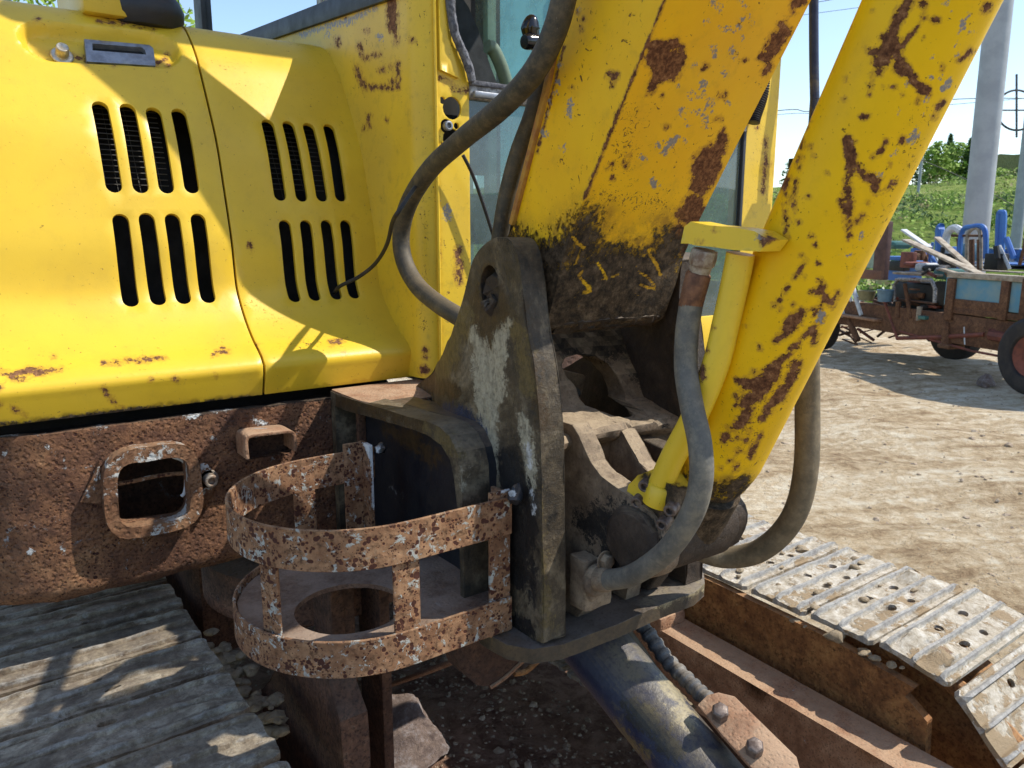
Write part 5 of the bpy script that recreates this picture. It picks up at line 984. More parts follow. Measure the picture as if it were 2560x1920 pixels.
# dark mirror rod beyond the cab, and the mirror it holds above
mr = [P(1760, 215, X=2.12), P(1758, 100, X=2.12), P(1759, -60, X=2.12), P(1770, -300, X=2.12)]
tube('mirror_rod', mr, .0135, MD_blue, EX, k=14); box('mirror_bracket', (2.04, mr[0].y - .02, mr[0].z - .2), (2.13, mr[0].y + .02, mr[0].z - .17), MS_black, EX)
tube('mirror_rod', [mr[0], mr[0] + Vector((0, 0, -.19))], .0135, MD_blue, EX, k=12)

# ---- tracks
def shoe_mesh(name, w, holes_at, seed, mats, rh_=1.0, half=.0705):
    lv_ = [-.069, -.066, -.0612, -.058, -.052, -.0488, -.042, -.03, -.015, -.0062, -.003, .003, .0062, .015, .030, .042, .0488, .052, .058, .0612, .066, .069]
    rnd = random.Random(seed)
    def top(x, y):
        z = 0.0; e = max(0, min(x, w - x))
        for c, hgt in ((-.055, .012 * rh_), (0.0, .011 * rh_), (.055, .012 * rh_)):
            d = abs(y - c); z = max(z, hgt * max(0, min(1, (.0062 - d) / .0032)))
        z *= .75 + .5 * mnoise.noise(Vector((x * 6 + seed, y * 30, 3.0))) if rh_ < 1 else 1
        z *= max(.25, min(1, e / .02 + .25))
        z += mnoise.fractal(Vector((x * 9 + seed * 3, y * 14, seed)), 1, 2, 3) * .0032 + mnoise.fractal(Vector((x * 50, y * 50, seed + 9)), 1, 2, 3) * .0016
        m_ = mnoise.fractal(Vector((x * 7, y * 9 + seed * 7, 2)), 1, 2, 3); z += max(0, m_ - .04) * (.012 if rh_ < 1 else .030) * min(1, e / .05) * (1 if min(abs(y + .028), abs(y - .028)) < .018 else 0)
        return z
    out = []
    c = .012
    yv = [(c, -.0705), (w - c, -.0705), (w - .002, -.064), (w + rnd.uniform(-.004, .002), -.03), (w - .004, 0), (w + rnd.uniform(-.006, .001), .03), (w - .002, .064), (w - c, .0705), (c, .0705), (.002, .064), (rnd.uniform(0, .006), .03), (.003, 0), (rnd.uniform(0, .005), -.03), (.002, -.064)]
    hs_ = [[(hx + a * math.cos(t), hy + b * math.sin(t)) for t in np.linspace(0, 2 * math.pi, 12, endpoint=False)] for hx, hy, a, b in holes_at]
    V, F = cdt(yv, hs_, .011, lv_); n = len(V)
    vs = [Vector((a, b, top(a, b))) for a, b in V] + [Vector((a, b, -.010)) for a, b in V]; fs = [tuple(int(i) for i in t) for t in F]; cnt = {}
    for t in fs:
        for i in range(3): e = (t[i], t[(i + 1) % 3]); cnt.setdefault((min(e), max(e)), []).append(e)
    fs += [(t[2] + n, t[1] + n, t[0] + n) for t in fs[:]] + [(e[0][1], e[0][0], e[0][0] + n, e[0][1] + n) for e in cnt.values() if len(e) == 1]
    me = bpy.data.meshes.new(name); me.from_pydata([tuple(v) for v in vs], [], fs)
    at = me.attributes.new('low', 'FLOAT', 'POINT'); at.data.foreach_set('value', [max(0, 1 - min(abs(abs(v.y) - .055), abs(v.y)) * -1 * 0 - (1 if min(abs(abs(v.y) - .055), abs(v.y)) < .006 else 0)) for v in vs])
    sharpen(me, 32); me.materials.append(mats); return me
PT = .1535
hl = [(.21, .028, .016, .008), (.235, -.028, .014, .007)]; hR = [(.16, -.026, .014, .010), (.17, .030, .013, .009), (.27, .028, .014, .010), (.24, -.028, .010, .009)]
LM = [shoe_mesh('track_shoe_worn', .42, hl if i % 2 else hl[:1], i + 1, MT_shoe_d, .95) for i in range(4)]
RM = [shoe_mesh('track_shoe_clay', .40, hR, i + 11, MT_shoe) for i in range(4)]
def track(name, x0, meshes, zt, yi, yr, label, w, off=0.0):
    """shoes laid along the top run, round the front idler and back underneath"""
    t = empty(name, (x0, 1.9, 0)); t.parent = EX; t.location = Vector((x0, 1.9, 0)) - wloc(EX); tag(t, label); R = .27; zc = zt - R
    top_len = yr - yi; arcl = math.pi * R; tot = top_len * 2 + 2 * arcl; n = int(round(tot / PT)); rnd = random.Random(int(x0 * 100))
    for i in range(n):
        s = (i * PT + off) % tot; sag = 0
        if s < top_len: y, z, a = yr - s, zt, 0.0; sag = -.010 * math.sin(math.pi * s / top_len); a = .0
        elif s < top_len + arcl: th = (s - top_len) / R; y, z, a = yi - R * math.sin(th), zc + R * math.cos(th), th
        elif s < 2 * top_len + arcl: y, z, a = yi + (s - top_len - arcl), zc - R, math.pi
        else: th = (s - 2 * top_len - arcl) / R; y, z, a = yr + R * math.sin(th), zc - R * math.cos(th), math.pi + th
        if y > 3.4 and z > 0 and s < top_len: pass
        o = bpy.data.objects.new('track_shoe', meshes[i % len(meshes)]); SC.collection.objects.link(o); o.parent = t
        o.location = Vector((x0, y, z + sag)) - Vector((x0, 1.9, 0)); o.rotation_euler = (a + rnd.uniform(-.035, .035), rnd.uniform(-.006, .006), rnd.uniform(-.006, .006)); LOC[o.name] = Vector((x0, y, z))
    return t
track('left_in_view_track', -.075, LM, .652, .62, 3.2, 'track nearest the camera, grey worn shoes in the shade', .42, .045).name = 'crawler_track'
track('right_in_view_track', 1.415, RM, .650, .70, 3.2, 'far track with sunlit clay-caked shoes', .40, .10).name = 'crawler_track'
# undercarriage
sf = strip('track_side_plate', [(3.2, .36), (3.2, .628), (1.3, .628), (1.10, .630), (.80, .622), (.63, .600), (.645, .575), (.600, .545), (.595, .44), (.64, .37)], 1.405, 1.425, .03, MR_side, EX, .003, nx=1, rough=(.001, 10))
box('track_roller_frame', (1.425, .8, .18), (1.70, 3.2, .42), MR_dark, EX, .01); box('track_roller_frame', (.02, .7, .15), (.30, 3.2, .50), MR_dark, EX, .01)
for x0 in (.13, 1.615):
    for yi in (.70 if x0 > 1 else .62, 3.2): turned('idler_wheel', [(-.05, .10), (-.05, .21), (-.03, .235), (.03, .235), (.05, .21), (.05, .10)], (x0, yi, .38), (1, 0, 0), MR_side, EX, 48, bevel=.004)
tube('idler_guard', [Vector((1.50, .95 - .30 * math.sin(t) * 0 + .30 * math.cos(t) - .25, .36 + .24 * math.sin(t))) for t in np.linspace(.2, 3.0, 10)], .018, MR_side, EX, k=10)
def beampt(u, v, Z): return P(u, v, Z=Z)
strip('blade_arm', [(1.45, .50), (1.20, .515), (.20, .485), (.20, .34), (1.0, .36), (1.45, .38)], 1.295, 1.385, .05, MR_beam, EX, .012, nx=2)
box('blade_arm_lug', (1.29, 1.17, .50), (1.38, 1.22, .545), MR_beam, EX, .01)
# blade lift cylinder with guard plate and wrapped hose
ba = P(1300, 1395, X=.89); bb = P(1545, 1690, X=.90); bd = (bb - ba).normalized()
bc_ = turned('blade_cylinder', [(-.12, .060), (0, .060)] + [(i * .015, .060) for i in range(1, 42)], ba + Vector((0, 0, -.015)), bd, MD_blue, EX, 48, rough=(.0008, 20)); paint(bc_, 'tan', [[(1440, 1470, 14), (1490, 1560, 16)]], R=40); paint(bc_, 'olive', [[(1250, 1490, 4), (1400, 1640, 6)]], R=26); paint(bc_, 'dark', [[(1380, 1530, 20), (1460, 1620, 20)]], R=40)
gp0 = [P(u, v, X=.985) for u, v in ((1506, 1522), (1550, 1494), (1588, 1502), (1725, 1640), (1690, 1680), (1640, 1700))]
gz = lambda a, b, w: Vector((a, b, 0))
def plane_pts(pix, p0, nrm):
    out = []
    for u, v in pix:
        d = P(u, v, D=1.0) - CAM; t = (p0 - CAM).dot(nrm) / d.dot(nrm); out.append(CAM + d * t)
    return out
gn = Vector((-.35, -.35, .87)).normalized(); gp_c = P(1610, 1590, X=.93)
gv = plane_pts(((1506, 1522), (1528, 1500), (1552, 1494), (1588, 1503), (1722, 1634), (1735, 1680), (1660, 1700), (1625, 1660), (1560, 1588)), gp_c, gn)
n_ = len(gv); make('guard_plate', gv + [p - gn * .010 for p in gv], [tuple(range(n_)), tuple(range(2 * n_ - 1, n_ - 1, -1))] + [(i, (i + 1) % n_, (i + 1) % n_ + n_, i + n_) for i in range(n_)], MR_beam, EX, 35, .003)
gl_ = plane_pts(((1588, 1503), (1722, 1634), (1735, 1680)), gp_c, gn); make('guard_plate_flange', gl_ + [p + Vector((.012, .0, -.05)) for p in gl_], [(0, 1, 4, 3), (1, 2, 5, 4)], MR_beam, EX)
for u, v in ((1554, 1546), (1628, 1622)): bolt('guard_bolt', plane_pts(((u, v),), gp_c, gn)[0], gn, .0125, .022, MS_boltb, EX, washer=False)
wr = [P(u, v, X=x) for u, v, x in ((1375, 1335, .99), (1405, 1375, .99), (1440, 1425, .985), (1480, 1465, .98), (1515, 1500, .975), (1550, 1530, .97), (1590, 1580, .96))]
tube('blade_hose', wr, .0135, MD_link, EX, k=16, n=14, radii=[1 + (.14 if (i % 6) < 3 else -.05) for i in range(85)])
tube('blade_hose', [p + Vector((-.028, 0, -.02)) for p in wr[:5]], .012, MH_side, EX, k=12)
# slewing ring, car body and hanging lugs under the frame
turned('slewing_drum', [(0, .42), (.20, .42)], (.93, 2.02, .60), (0, 0, 1), MR_dark, EX, 64); box('car_body', (.45, 2.05, .30), (1.30, 2.9, .60), MR_dark, EX, .03, rough=(.006, 8), sub=8)
turned('slewing_drum', [(0, .26), (.10, .26)], (.66, 1.74, .62), (0, 0, 1), MR_dark, EX, 48)
lg = [P(u, v, Y=1.10) for u, v in ((990, 1395), (985, 1420), (1000, 1455), (1030, 1480), (1060, 1484), (1090, 1462), (1130, 1425), (1150, 1400))]
slab('hanging_lug', [(p.x, p.z) for p in lg] + [(lg[-1].x, .79), (lg[0].x, .79)], [], .02, lambda a, b, w: Vector((a, 1.10 + w, b)), .05, MR_dark, EX, bevel=.004)
tube('lug_rim', [p + Vector((0, -.002, 0)) for p in [P(u, v, Y=1.10) for u, v in ((1058, 1484), (1090, 1462), (1132, 1424), (1160, 1405))]], .004, MR_beam, EX, k=8)
tube('lug_rim', [P(u, v, Y=1.16) for u, v in ((1110, 1455), (1135, 1450), (1165, 1425), (1185, 1410))], .006, MR_side, EX, k=8)
tube('stay_rod', [P(840, 1480, Y=1.5), P(925, 1450, Y=1.35), P(1000, 1420, Y=1.2)], .006, MR_beam, EX, k=8)
p_ = P(742, 1440, Y=1.42); box('belly_post', (p_.x - .03, 1.40, .12), (p_.x, 1.50, .77), MR_dark, EX, .004, rough=(.002, 14), sub=6)
p_ = P(775, 1440, Y=1.42); box('belly_post', (p_.x - .045, 1.405, .12), (p_.x - .01, 1.415, .77), MR_dark, EX, .003)
p_ = P(822, 1440, Y=1.42); box('belly_post', (p_.x - .012, 1.39, .20), (p_.x + .012, 1.50, .77), MR_dark, EX, .003)
slab('belly_gusset', [tuple(P(u, v, X=.47)[1:]) for u, v in ((600, 1440), (640, 1430), (705, 1460), (735, 1560), (745, 1680), (620, 1680), (575, 1560), (560, 1500))], [], .03, fX(.47), .05, MR_dark, EX, bevel=.006, rough=(.004, 10))
# ================================================================== LOOSE THINGS
def rockmesh(seed, s, sub=3, sq=(1, 1, 1)):
    bm = bmesh.new(); bmesh.ops.create_icosphere(bm, subdivisions=sub, radius=1)
    rr = random.Random(seed); pl_ = [(Vector((rr.uniform(-1, 1), rr.uniform(-1, 1), rr.uniform(-1, 1))).normalized(), rr.uniform(.55, .85)) for _ in range(9)]
    for v in bm.verts:
        for n, d in pl_:
            k = v.co.dot(n)
            if k > d: v.co -= n * (k - d)
        v.co += v.co.normalized() * mnoise.fractal(v.co * 2.2 + Vector((seed, 0, 0)), 1, 2, 4) * .12
        v.co = Vector((v.co.x * s * sq[0], v.co.y * s * sq[1], v.co.z * s * sq[2]))
    return bm
MRock = m_dirty('speckled_grey_rock', [(.06, .04, .038), (.17, .125, .11), (.36, .34, .36)], scale=14, amp=.006, bscale=60, rough=.85, dustz=.35, dustc=(.24, .17, .13))
def rock(name, u, v, s, seed, label, sq=(1, 1, 1), dz=0.0):
    p = P(u, v, Z=.02); bm = rockmesh(seed, s, 4, sq); me = bpy.data.meshes.new(name); bm.to_mesh(me); bm.free(); sharpen(me, 30)
    o = link(name, me, MRock, None, (p.x, p.y, terr(p.x, p.y) + s * sq[2] * .45 + dz)); tag(o, label, 'rock'); return o
rock('rock', 868, 1625, .15, 3, 'large speckled grey rock lying by the belly posts', (1.1, .8, .8)); rock('rock', 640, 1640, .085, 8, 'pale stone at the bottom edge beside the near track', (1, .8, .7))
rock('rock', 860, 1548, .040, 12, 'small upright stone beside the belly post', (.6, .6, 1.5))
tag(rock('rock', 2130, 832, .085, 21, 'pale grey stone on the clay between the cart wheels'))
p = P(1185, 1640, Z=.02); 
# gravel under the machine and over the yard: nobody could count it
def gravel():
    vs, fs = [], []; rr = random.Random(5); base = []
    for s in range(6):
        bm = rockmesh(40 + s, 1.0, 1, (1, .8, .6)); base.append(([v.co.copy() for v in bm.verts], [tuple(v.index for v in f.verts) for f in bm.faces])); bm.free()
    def put(x, y, s):
        bv, bf = base[rr.randrange(6)]; R_ = Matrix.Rotation(rr.uniform(0, 6.28), 3, 'Z') @ Matrix.Rotation(rr.uniform(-.5, .5), 3, 'X'); b = len(vs); z = terr(x, y) - s * .1
        vs.extend([R_ @ c * s + Vector((x, y, z)) for c in bv]); fs.extend([tuple(i + b for i in f) for f in bf])
    for _ in range(4200):
        x = rr.uniform(.42, 1.45); y = rr.uniform(.5, 3.0); put(x, y, rr.uniform(.003, .010) if rr.random() < .9 else rr.uniform(.010, .022))
    for _ in range(1000):
        dep = rr.uniform(1.5, 13); lat = rr.uniform(.2, .75) * dep; p_ = W(lat, dep)
        if mnoise.noise(Vector((p_.x * .5, p_.y * .5, 4))) > -.1: put(p_.x, p_.y, rr.uniform(.006, .018) * (1 if rr.random() < .93 else 2.2))
    me = bpy.data.meshes.new('gravel'); me.from_pydata([tuple(v) for v in vs], [], fs); me.materials.append(m_dirty('yard_gravel', [(.22, .16, .11), (.38, .30, .22), (.56, .49, .39)], scale=6, amp=.002, rough=.95, dustz=.2)); tag(link('gravel', me), kind='stuff')
gravel()
# clay clods on the tracks
def clods():
    vs, fs = [], []; rr = random.Random(9); base = []
    for s in range(5):
        bm = rockmesh(70 + s, 1.0, 2, (1.2, 1, .6)); base.append(([v.co.copy() for v in bm.verts], [tuple(v.index for v in f.verts) for f in bm.faces])); bm.free()
    def put(x, y, z, s):
        bv, bf = base[rr.randrange(5)]; R_ = Matrix.Rotation(rr.uniform(0, 6.28), 3, 'Z'); b = len(vs)
        vs.extend([R_ @ c * s + Vector((x, y, z)) for c in bv]); fs.extend([tuple(i + b for i in f) for f in bf])
    for _ in range(46):
        y = rr.uniform(.75, 2.2); x = rr.uniform(1.44, 1.78); put(x, y, .655 - .010 * math.sin(math.pi * (3.2 - y) / 2.5), rr.uniform(.005, .016))
    for _ in range(30):
        y = rr.uniform(.66, 1.6); put(1.41 + rr.uniform(-.003, .01), y, .622, rr.uniform(.004, .012))
    put(1.413, .80, .628, .026)
    for _ in range(60):
        k = rr.random(); a = Vector((.375, 1.62, .60)); b_ = Vector((.40, 1.30, .56)); q = a.lerp(b_, k); put(q.x + rr.uniform(-.02, .03), q.y + rr.uniform(-.03, .03), q.z + rr.uniform(-.03, .01), rr.uniform(.006, .020))
    me = bpy.data.meshes.new('dried_clay'); me.from_pydata([tuple(v) for v in vs], [], fs); me.materials.append(MT_clod); sharpen(me, 40); tag(link('dried_clay', me), kind='stuff')
clods()
# ================================================================== SCRAP CART AND TRAILER IN THE YARD
A_ = W(3.96, 9.57); B_ = W(4.62, 7.0); TD = (B_ - A_).normalized(); TN = Vector((TD.y, -TD.x, 0)); TN = TN if TN.dot(Vector((0, 0, 0)) - A_) > 0 else -TN
def T(u, v, back=0.0): return plane_pts(((u, v),), A_ - TN * back, TN)[0]
RTZ = Matrix.Rotation(math.atan2(TD.y, TD.x), 3, 'Z')
def tb(name, u0, v0, u1, v1, back, deep, m, parent, bevel=.01):
    a = T(u0, v0, back); b = T(u1, v1, back); L_ = (Vector((b.x - a.x, b.y - a.y, 0))).dot(TD); zl, zh = min(a.z, b.z), max(a.z, b.z); vs = []
    for s in (0, L_):
        for d in (0, deep):
            for z in (zl, zh): vs.append(Vector((a.x, a.y, 0)) + TD * s - TN * d + Vector((0, 0, z)))
    return make(name, vs, [(0, 1, 3, 2), (4, 6, 7, 5), (0, 4, 5, 1), (2, 3, 7, 6), (0, 2, 6, 4), (1, 5, 7, 3)], m, parent, 35, bevel)
def tr(name, pts, r, m, parent, back=0.0, k=8, smooth=False): return tube(name, [T(p[0], p[1], p[2] if len(p) > 2 else back) for p in pts], r, m, parent, k=k, smooth=smooth)
CT = empty('scrap_cart', W(4.4, 8.0), 'rusty farm cart chassis with bare engine and a faded blue side panel', 'farm cart')
q8 = Q(1860, 450, 3.16); z8 = lambda x, y: q8(x, y)
def zb_(name, x0, y0, x1, y1, back, deep, m, bevel=.01, parent=None): return tb(name, *z8(x0, y0), *z8(x1, y1), back, deep, m, parent or CT, bevel)
def zr_(name, pts, r, m, back=0.0, parent=None, smooth=False): return tr(name, [(*z8(p[0], p[1]), *(p[2:])) for p in pts], r, m, parent or CT, back, smooth=smooth)
zb_('chassis_rail', 560, 1105, 2500, 1165, 0, .08, MR_tow); zb_('chassis_rail', 560, 1105, 2500, 1165, .7, .08, MR_tow); zb_('running_board', 690, 1068, 1040, 1100, -.08, .25, MR_beam)
zb_('cart_bed_side', 1600, 770, 2600, 1100, .0, .04, MS_bluef, .004)
pn = zb_('cart_bed_stripe', 1640, 935, 2015, 1045, -.012, .012, MR_tow, .002); zb_('bed_side_rust_strip', 1600, 1045, 2600, 1110, -.012, .012, MR_tow, .002)
for x in (1605, 2035, 2200): zb_('bed_stake', x, 775, x + 26, 1110, -.03, .03, MR_tow, .004)
zb_('bed_top_board', 1600, 768, 2600, 786, -.03, .12, MS_wood, .003); zb_('bed_top_board', 1860, 720, 2600, 750, .5, .10, MS_wood, .003); zb_('cart_bed_floor', 1600, 1020, 2600, 1040, .04, .9, MR_tow); zb_('cart_bed_side', 1600, 790, 2600, 1040, .92, .04, MS_bluef, .004)
zb_('engine_block', 1180, 800, 1590, 1090, .15, .5, MS_black, .04); zb_('engine_block', 1000, 960, 1200, 1090, .2, .4, MR_dark, .03); zb_('radiator_tank', 1500, 800, 1610, 1000, .1, .4, MS_black, .02)
zr_('engine_hoop', [(1190, 960), (1185, 830), (1220, 785), (1480, 790), (1510, 860), (1505, 970)], .020, MS_alu); zb_('engine_board', 1170, 725, 1480, 765, .05, .4, MS_wood); zb_('engine_cross_bar', 1200, 935, 1500, 985, .05, .06, MR_dark)
for pts, r, m in ((((1270, 820), (1300, 1000), (1320, 1090)), .022, MR_tow), (((1110, 960), (1170, 1130), (1210, 1250)), .016, MS_redr), (((1210, 1250), (1560, 1240), (1900, 1220)), .022, MS_redr), (((830, 1110), (900, 1270)), .035, MR_tow), (((1220, 960), (1215, 1090)), .03, MR_tow), (((1390, 1000), (1380, 1110)), .03, MS_wood),
    (((1600, 1130), (1600, 1310)), .05, MR_tow), (((1230, 1195), (1800, 1350), (2060, 1400)), .012, MS_redr), (((1740, 1160), (1745, 1300)), .008, MS_white), (((760, 960), (790, 1080)), .03, MS_white), (((860, 850), (930, 1070)), .028, MS_white), (((820, 870), (850, 960)), .018, MS_white)):
    zr_('cart_rod', pts, r, m)
zb_('axle_box', 1920, 1150, 1990, 1290, 0, .15, MS_redr, .02); zr_('axle', [(1950, 1225), (2150, 1260)], .05, MS_redr); zb_('foot_pad', 1525, 1290, 1615, 1340, -.05, .2, MR_tow)
def wheel(c, r, w, parent, m=MS_tyre):
    t = turned('wheel', [(-w * .3, r * .5), (-w, r * .56), (-w, r * .9), (-w * .7, r), (w * .7, r), (w, r * .9), (w, r * .56), (w * .3, r * .5)], c, TN, m, parent, 40, bevel=.008)
    turned('wheel_rim', [(.034, .01), (.034, r * .50), (.075, r * .53), (.07, r * .48), (.045, r * .3), (.08, r * .18), (.09, .01)], c, TN, MS_redr, t, 32); 
    return t
wc = T(*z8(2318, 1394), -.1); wheel(wc, .345, .10, CT); wc2 = T(*z8(600, 1200), 0); wheel(Vector((wc2.x, wc2.y, .31)), .31, .08, CT)
rq = random.Random(31)
for i in range(70):      # tangled small engine parts and scrap along the bare chassis
    x = rq.uniform(860, 1590); y = rq.uniform(700, 1090) if x > 1150 else rq.uniform(880, 1090); mm = rq.choice((MR_tow, MR_dark, MS_black, MS_redr, MS_alu, MR_tow, MS_tyre, MS_teal, MS_wood, MS_bluef))
    if rq.random() < .5: zb_('engine_part', x, y, x + rq.uniform(15, 90), y + rq.uniform(12, 55), rq.uniform(-.05, .45), rq.uniform(.03, .2), mm, .008)
    else: a = rq.uniform(-1.4, 1.4); l = rq.uniform(40, 170); zr_('engine_rod', [(x, y), (x + l * math.cos(a), y + l * math.sin(a) * .6)], rq.uniform(.006, .022), mm, rq.uniform(-.05, .3))
for i in range(26):
    x = rq.uniform(700, 2100); a = rq.uniform(-.6, .6); l = rq.uniform(60, 260); zr_('underbody_rod', [(x, rq.uniform(1130, 1260)), (x + l, rq.uniform(1130, 1300))], rq.uniform(.006, .02), rq.choice((MR_tow, MS_redr, MR_dark, MS_black)), rq.uniform(.05, .6))
# bucket-like tins beside the cart
def bucket(u, v, r, h, m, label, cat='bucket', back=-.1):
    c = T(*z8(u, v), back); o = turned('bucket', [(0, r * .8), (h, r), (h + .01, r * 1.05), (h + .012, r * .9), (.02, r * .7)], c, (0, 0, 1), m, None, 24); tag(o, label, cat); return o
bucket(965, 950, .095, .10, m_simple('khaki_tin', (.22, .20, .10), .6), 'khaki tin resting on the cart frame left of the blue pail'); bucket(1110, 960, .085, .12, m_simple('slate_blue_pail', (.12, .22, .30), .5), 'slate blue pail resting on the cart frame')
# planks thrown across the cart
def plank(pts, wdt, m, label, back):
    a, b = [T(*z8(*p), bk) for p, bk in zip(pts, back)]; v, f = sweep([a, b], [(-wdt, -.012), (wdt, -.012), (wdt, .012), (-wdt, .012)]); tag(make('plank', v, f, m, None, 35, .003), label, 'plank', 'timbers thrown across the cart')
plank(((1280, 475), (1920, 770)), .05, MS_wood, 'long grey timber slanting from the bush down to the cart bed', (.3, .1)); plank(((1525, 455), (1835, 735)), .035, MS_wood, 'shorter timber crossing above the long slanting one', (.45, .25))
plank(((1260, 395), (1465, 535)), .035, MS_white, 'pale bluish board sticking out highest on the left', (.6, .5)); plank(((1560, 705), (1790, 770)), .03, MS_wood, 'short board lying low beside the white scrap', (.0, .0))
# blue trailer behind
TRL = empty('blue_trailer', W(6.2, 9.6), 'blue farm trailer with hooped guards parked behind the rusty cart', 'trailer')
zt = lambda n, x0, y0, x1, y1, b, d, m, bv=.01: zb_(n, x0, y0, x1, y1, b, d, m, bv, TRL)
zt('trailer_side', 1900, 545, 2700, 640, 1.4, .05, MS_bluep); zt('trailer_rail', 1900, 636, 2700, 660, 1.35, .08, MS_white); zt('trailer_rail', 1920, 540, 2700, 552, 1.38, .06, MS_white); zt('trailer_side', 1800, 660, 2700, 690, 1.35, .9, MS_bluep); zt('trailer_underside', 1800, 690, 2700, 725, 1.3, .8, MS_black)
for i in range(34):
    x = rq.uniform(1100, 2250); zb_('trailer_scrap', x, rq.uniform(470, 690), x + rq.uniform(20, 120), rq.uniform(640, 720), rq.uniform(.9, 1.9), rq.uniform(.05, .2), rq.choice((MS_bluep, MS_black, MR_tow, MS_white, MS_bluef, MS_redr, MS_black)), .01, TRL) if i % 2 else zr_('trailer_scrap', [(x, rq.uniform(450, 600)), (x + rq.uniform(-60, 90), rq.uniform(620, 720))], rq.uniform(.012, .035), rq.choice((MS_bluep, MR_tow, MS_white, MS_black)), rq.uniform(.9, 1.7), TRL)
zt('trailer_skirt', 1090, 600, 1260, 640, 1.2, .5, MS_bluep); zt('trailer_drawbar_box', 1090, 640, 1250, 800, 1.2, .3, MS_bluep); zt('trailer_toolbox', 1130, 640, 1260, 720, 1.15, .1, MS_black)
for pts, r, m in ((((1540, 610), (1545, 400), (1560, 375)), .05, MS_bluep), (((1590, 640), (1600, 440), (1660, 380), (1720, 410)), .045, MS_white), (((1700, 700), (1720, 420), (1800, 370), (1900, 390), (1910, 620)), .03, MS_bluep), (((1760, 680), (1770, 430), (1860, 400), (1870, 700)), .022, MS_wood), (((2005, 610), (2015, 300), (2035, 260), (2050, 300), (2030, 600)), .035, MS_bluep), (((1640, 440), (1900, 440)), .014, MR_tow), (((1800, 470), (1800, 700)), .03, MR_tow), (((1860, 470), (1860, 710)), .03, MR_tow)):
    zr_('trailer_hoop', pts, r, m, 1.1, TRL, True)
wl = W(6.0, 9.3); 
for s_ in (0, 1): t_ = turned('trailer_wheel', [(-.08, .2), (-.08, .34), (.08, .34), (.08, .2)], W(5.2 + s_ * 2.2, 9.0 + s_ * .3, .34), TN, MS_tyre, TRL, 32, bevel=.01)
def free(o): o.parent = None; o.location = wloc(o)
SCR = [('scrap_box', (1490, 700, 1590, 790), MS_teal, 'grey green machine casting lying beside the bed corner', 'machine part'), ('scrap_box', (1400, 670, 1490, 725), MS_black, 'black crate behind the engine board', 'crate'), ('scrap_bag', (1345, 655, 1395, 725), MS_white, 'white crumpled bag on the engine board', 'bag'), ('scrap_box', (1250, 645, 1335, 690), MS_redr, 'dull red block behind the white bag', 'block')]
for nm, (a, b, c, d), m, lb, ct in SCR: o_ = zb_(nm, a, b, c, d, .2, .25, m, .03); free(o_); tag(o_, lb, ct)
zbx = zb_('teal_hopper', 1095, 480, 1185, 545, 1.0, .3, MS_teal, .05); free(zbx); tag(zbx, 'teal blue hopper at the left end of the trailer', 'hopper')
# brown timber gate post and frame just left of the cart
GP = empty('timber_frame', T(*z8(1040, 780), -.4), 'dark brown upright timber frame with a pale green pane beside the excavator cylinder', 'frame')
zb_('upright', 1050, 330, 1100, 790, -.4, .06, m_simple('brown_timber', (.11, .055, .045), .7, c2=(.06, .03, .028), scale=8), .004, GP); zb_('cross_rail', 840, 700, 1080, 790, -.4, .06, m_simple('brown_timber_rail', (.12, .06, .045), .7, c2=(.2, .09, .05), scale=6), .004, GP); zb_('green_pane', 985, 440, 1045, 700, -.37, .02, m_simple('pale_green_board', (.28, .40, .34), .6), .002, GP); zb_('upright', 930, 440, 985, 700, -.36, .02, MS_black, .002, GP)
# ================================================================== POLES AND WIRES
def pole(u0, v0, u1, v1, dep, r0, r1, m, label, group=None):
    a = P(u0, v0, D=1) - CAM; b = P(u1, v1, D=1) - CAM; a = CAM + a * (dep / a.dot(FH)); b = CAM + b * (dep / b.dot(FH)); d = (b - a).normalized(); base = a - d * ((a.z - terr(a.x, a.y) + .3) / d.z); t_ = b + d * 4
    v, f = lathe([(0, r0), ((t_ - base).length, r1)], base, d, 24); return tag(make('utility_pole', v, f, m, None), label, 'pole', group)
pole(2116, 420, 2160, 0, 13.0, .205, .185, MS_pole, 'grey steel utility pole rising behind the blue trailer')
pole(2197, 500, 2216, 330, 24, .16, .14, MS_pole, 'second grey pole at the right edge, farther off')
pole(1985, 400, 1991, 345, 55, .10, .08, MS_pole, 'thin pale pole left of the round trees, far off')
def bwire(pts, dep, r, label):
    P3 = []
    for u, v in pts: a = P(u, v, D=1) - CAM; P3.append(CAM + a * (dep / a.dot(FH)))
    tag(tube('overhead_wire', P3, r, MS_wire, None, k=6), label, 'wire')
bwire(((1400, 272), (1690, 238), (1760, 240), (2000, 218), (2160, 212), (2300, 216)), 22, .012, 'upper of the two wires crossing the sky behind the cylinder')
bwire(((1400, 275), (1700, 246), (1800, 246), (2100, 222), (2300, 205)), 24, .008, 'lower of the two wires crossing the sky behind the cylinder'); bwire(((1500, 40), (1720, 12), (1900, -20)), 26, .010, 'topmost thin wire between boom and dark rod'); bwire(((1500, 60), (1720, 34), (1900, 10)), 27, .008, 'thin wire just under the topmost one')
bwire(((1990, 345), (2060, 375), (2110, 400), (2200, 450)), 30, .014, 'pale guy wire slanting down towards the grey pole')
rc = P(2196, 238, D=1) - CAM; rc = CAM + rc * (21.5 / rc.dot(FH)); rp_ = [rc + RT * (.53 * math.cos(t)) + UP * (.53 * math.sin(t)) for t in np.linspace(0, 2 * math.pi, 24, endpoint=False)]
RG = empty('line_fitting', rc, 'black ring with a cross hanging on the wire at the right edge', 'line fitting'); tube('ring', rp_, .028, MS_wire, RG, k=6, closed=True, n=2)
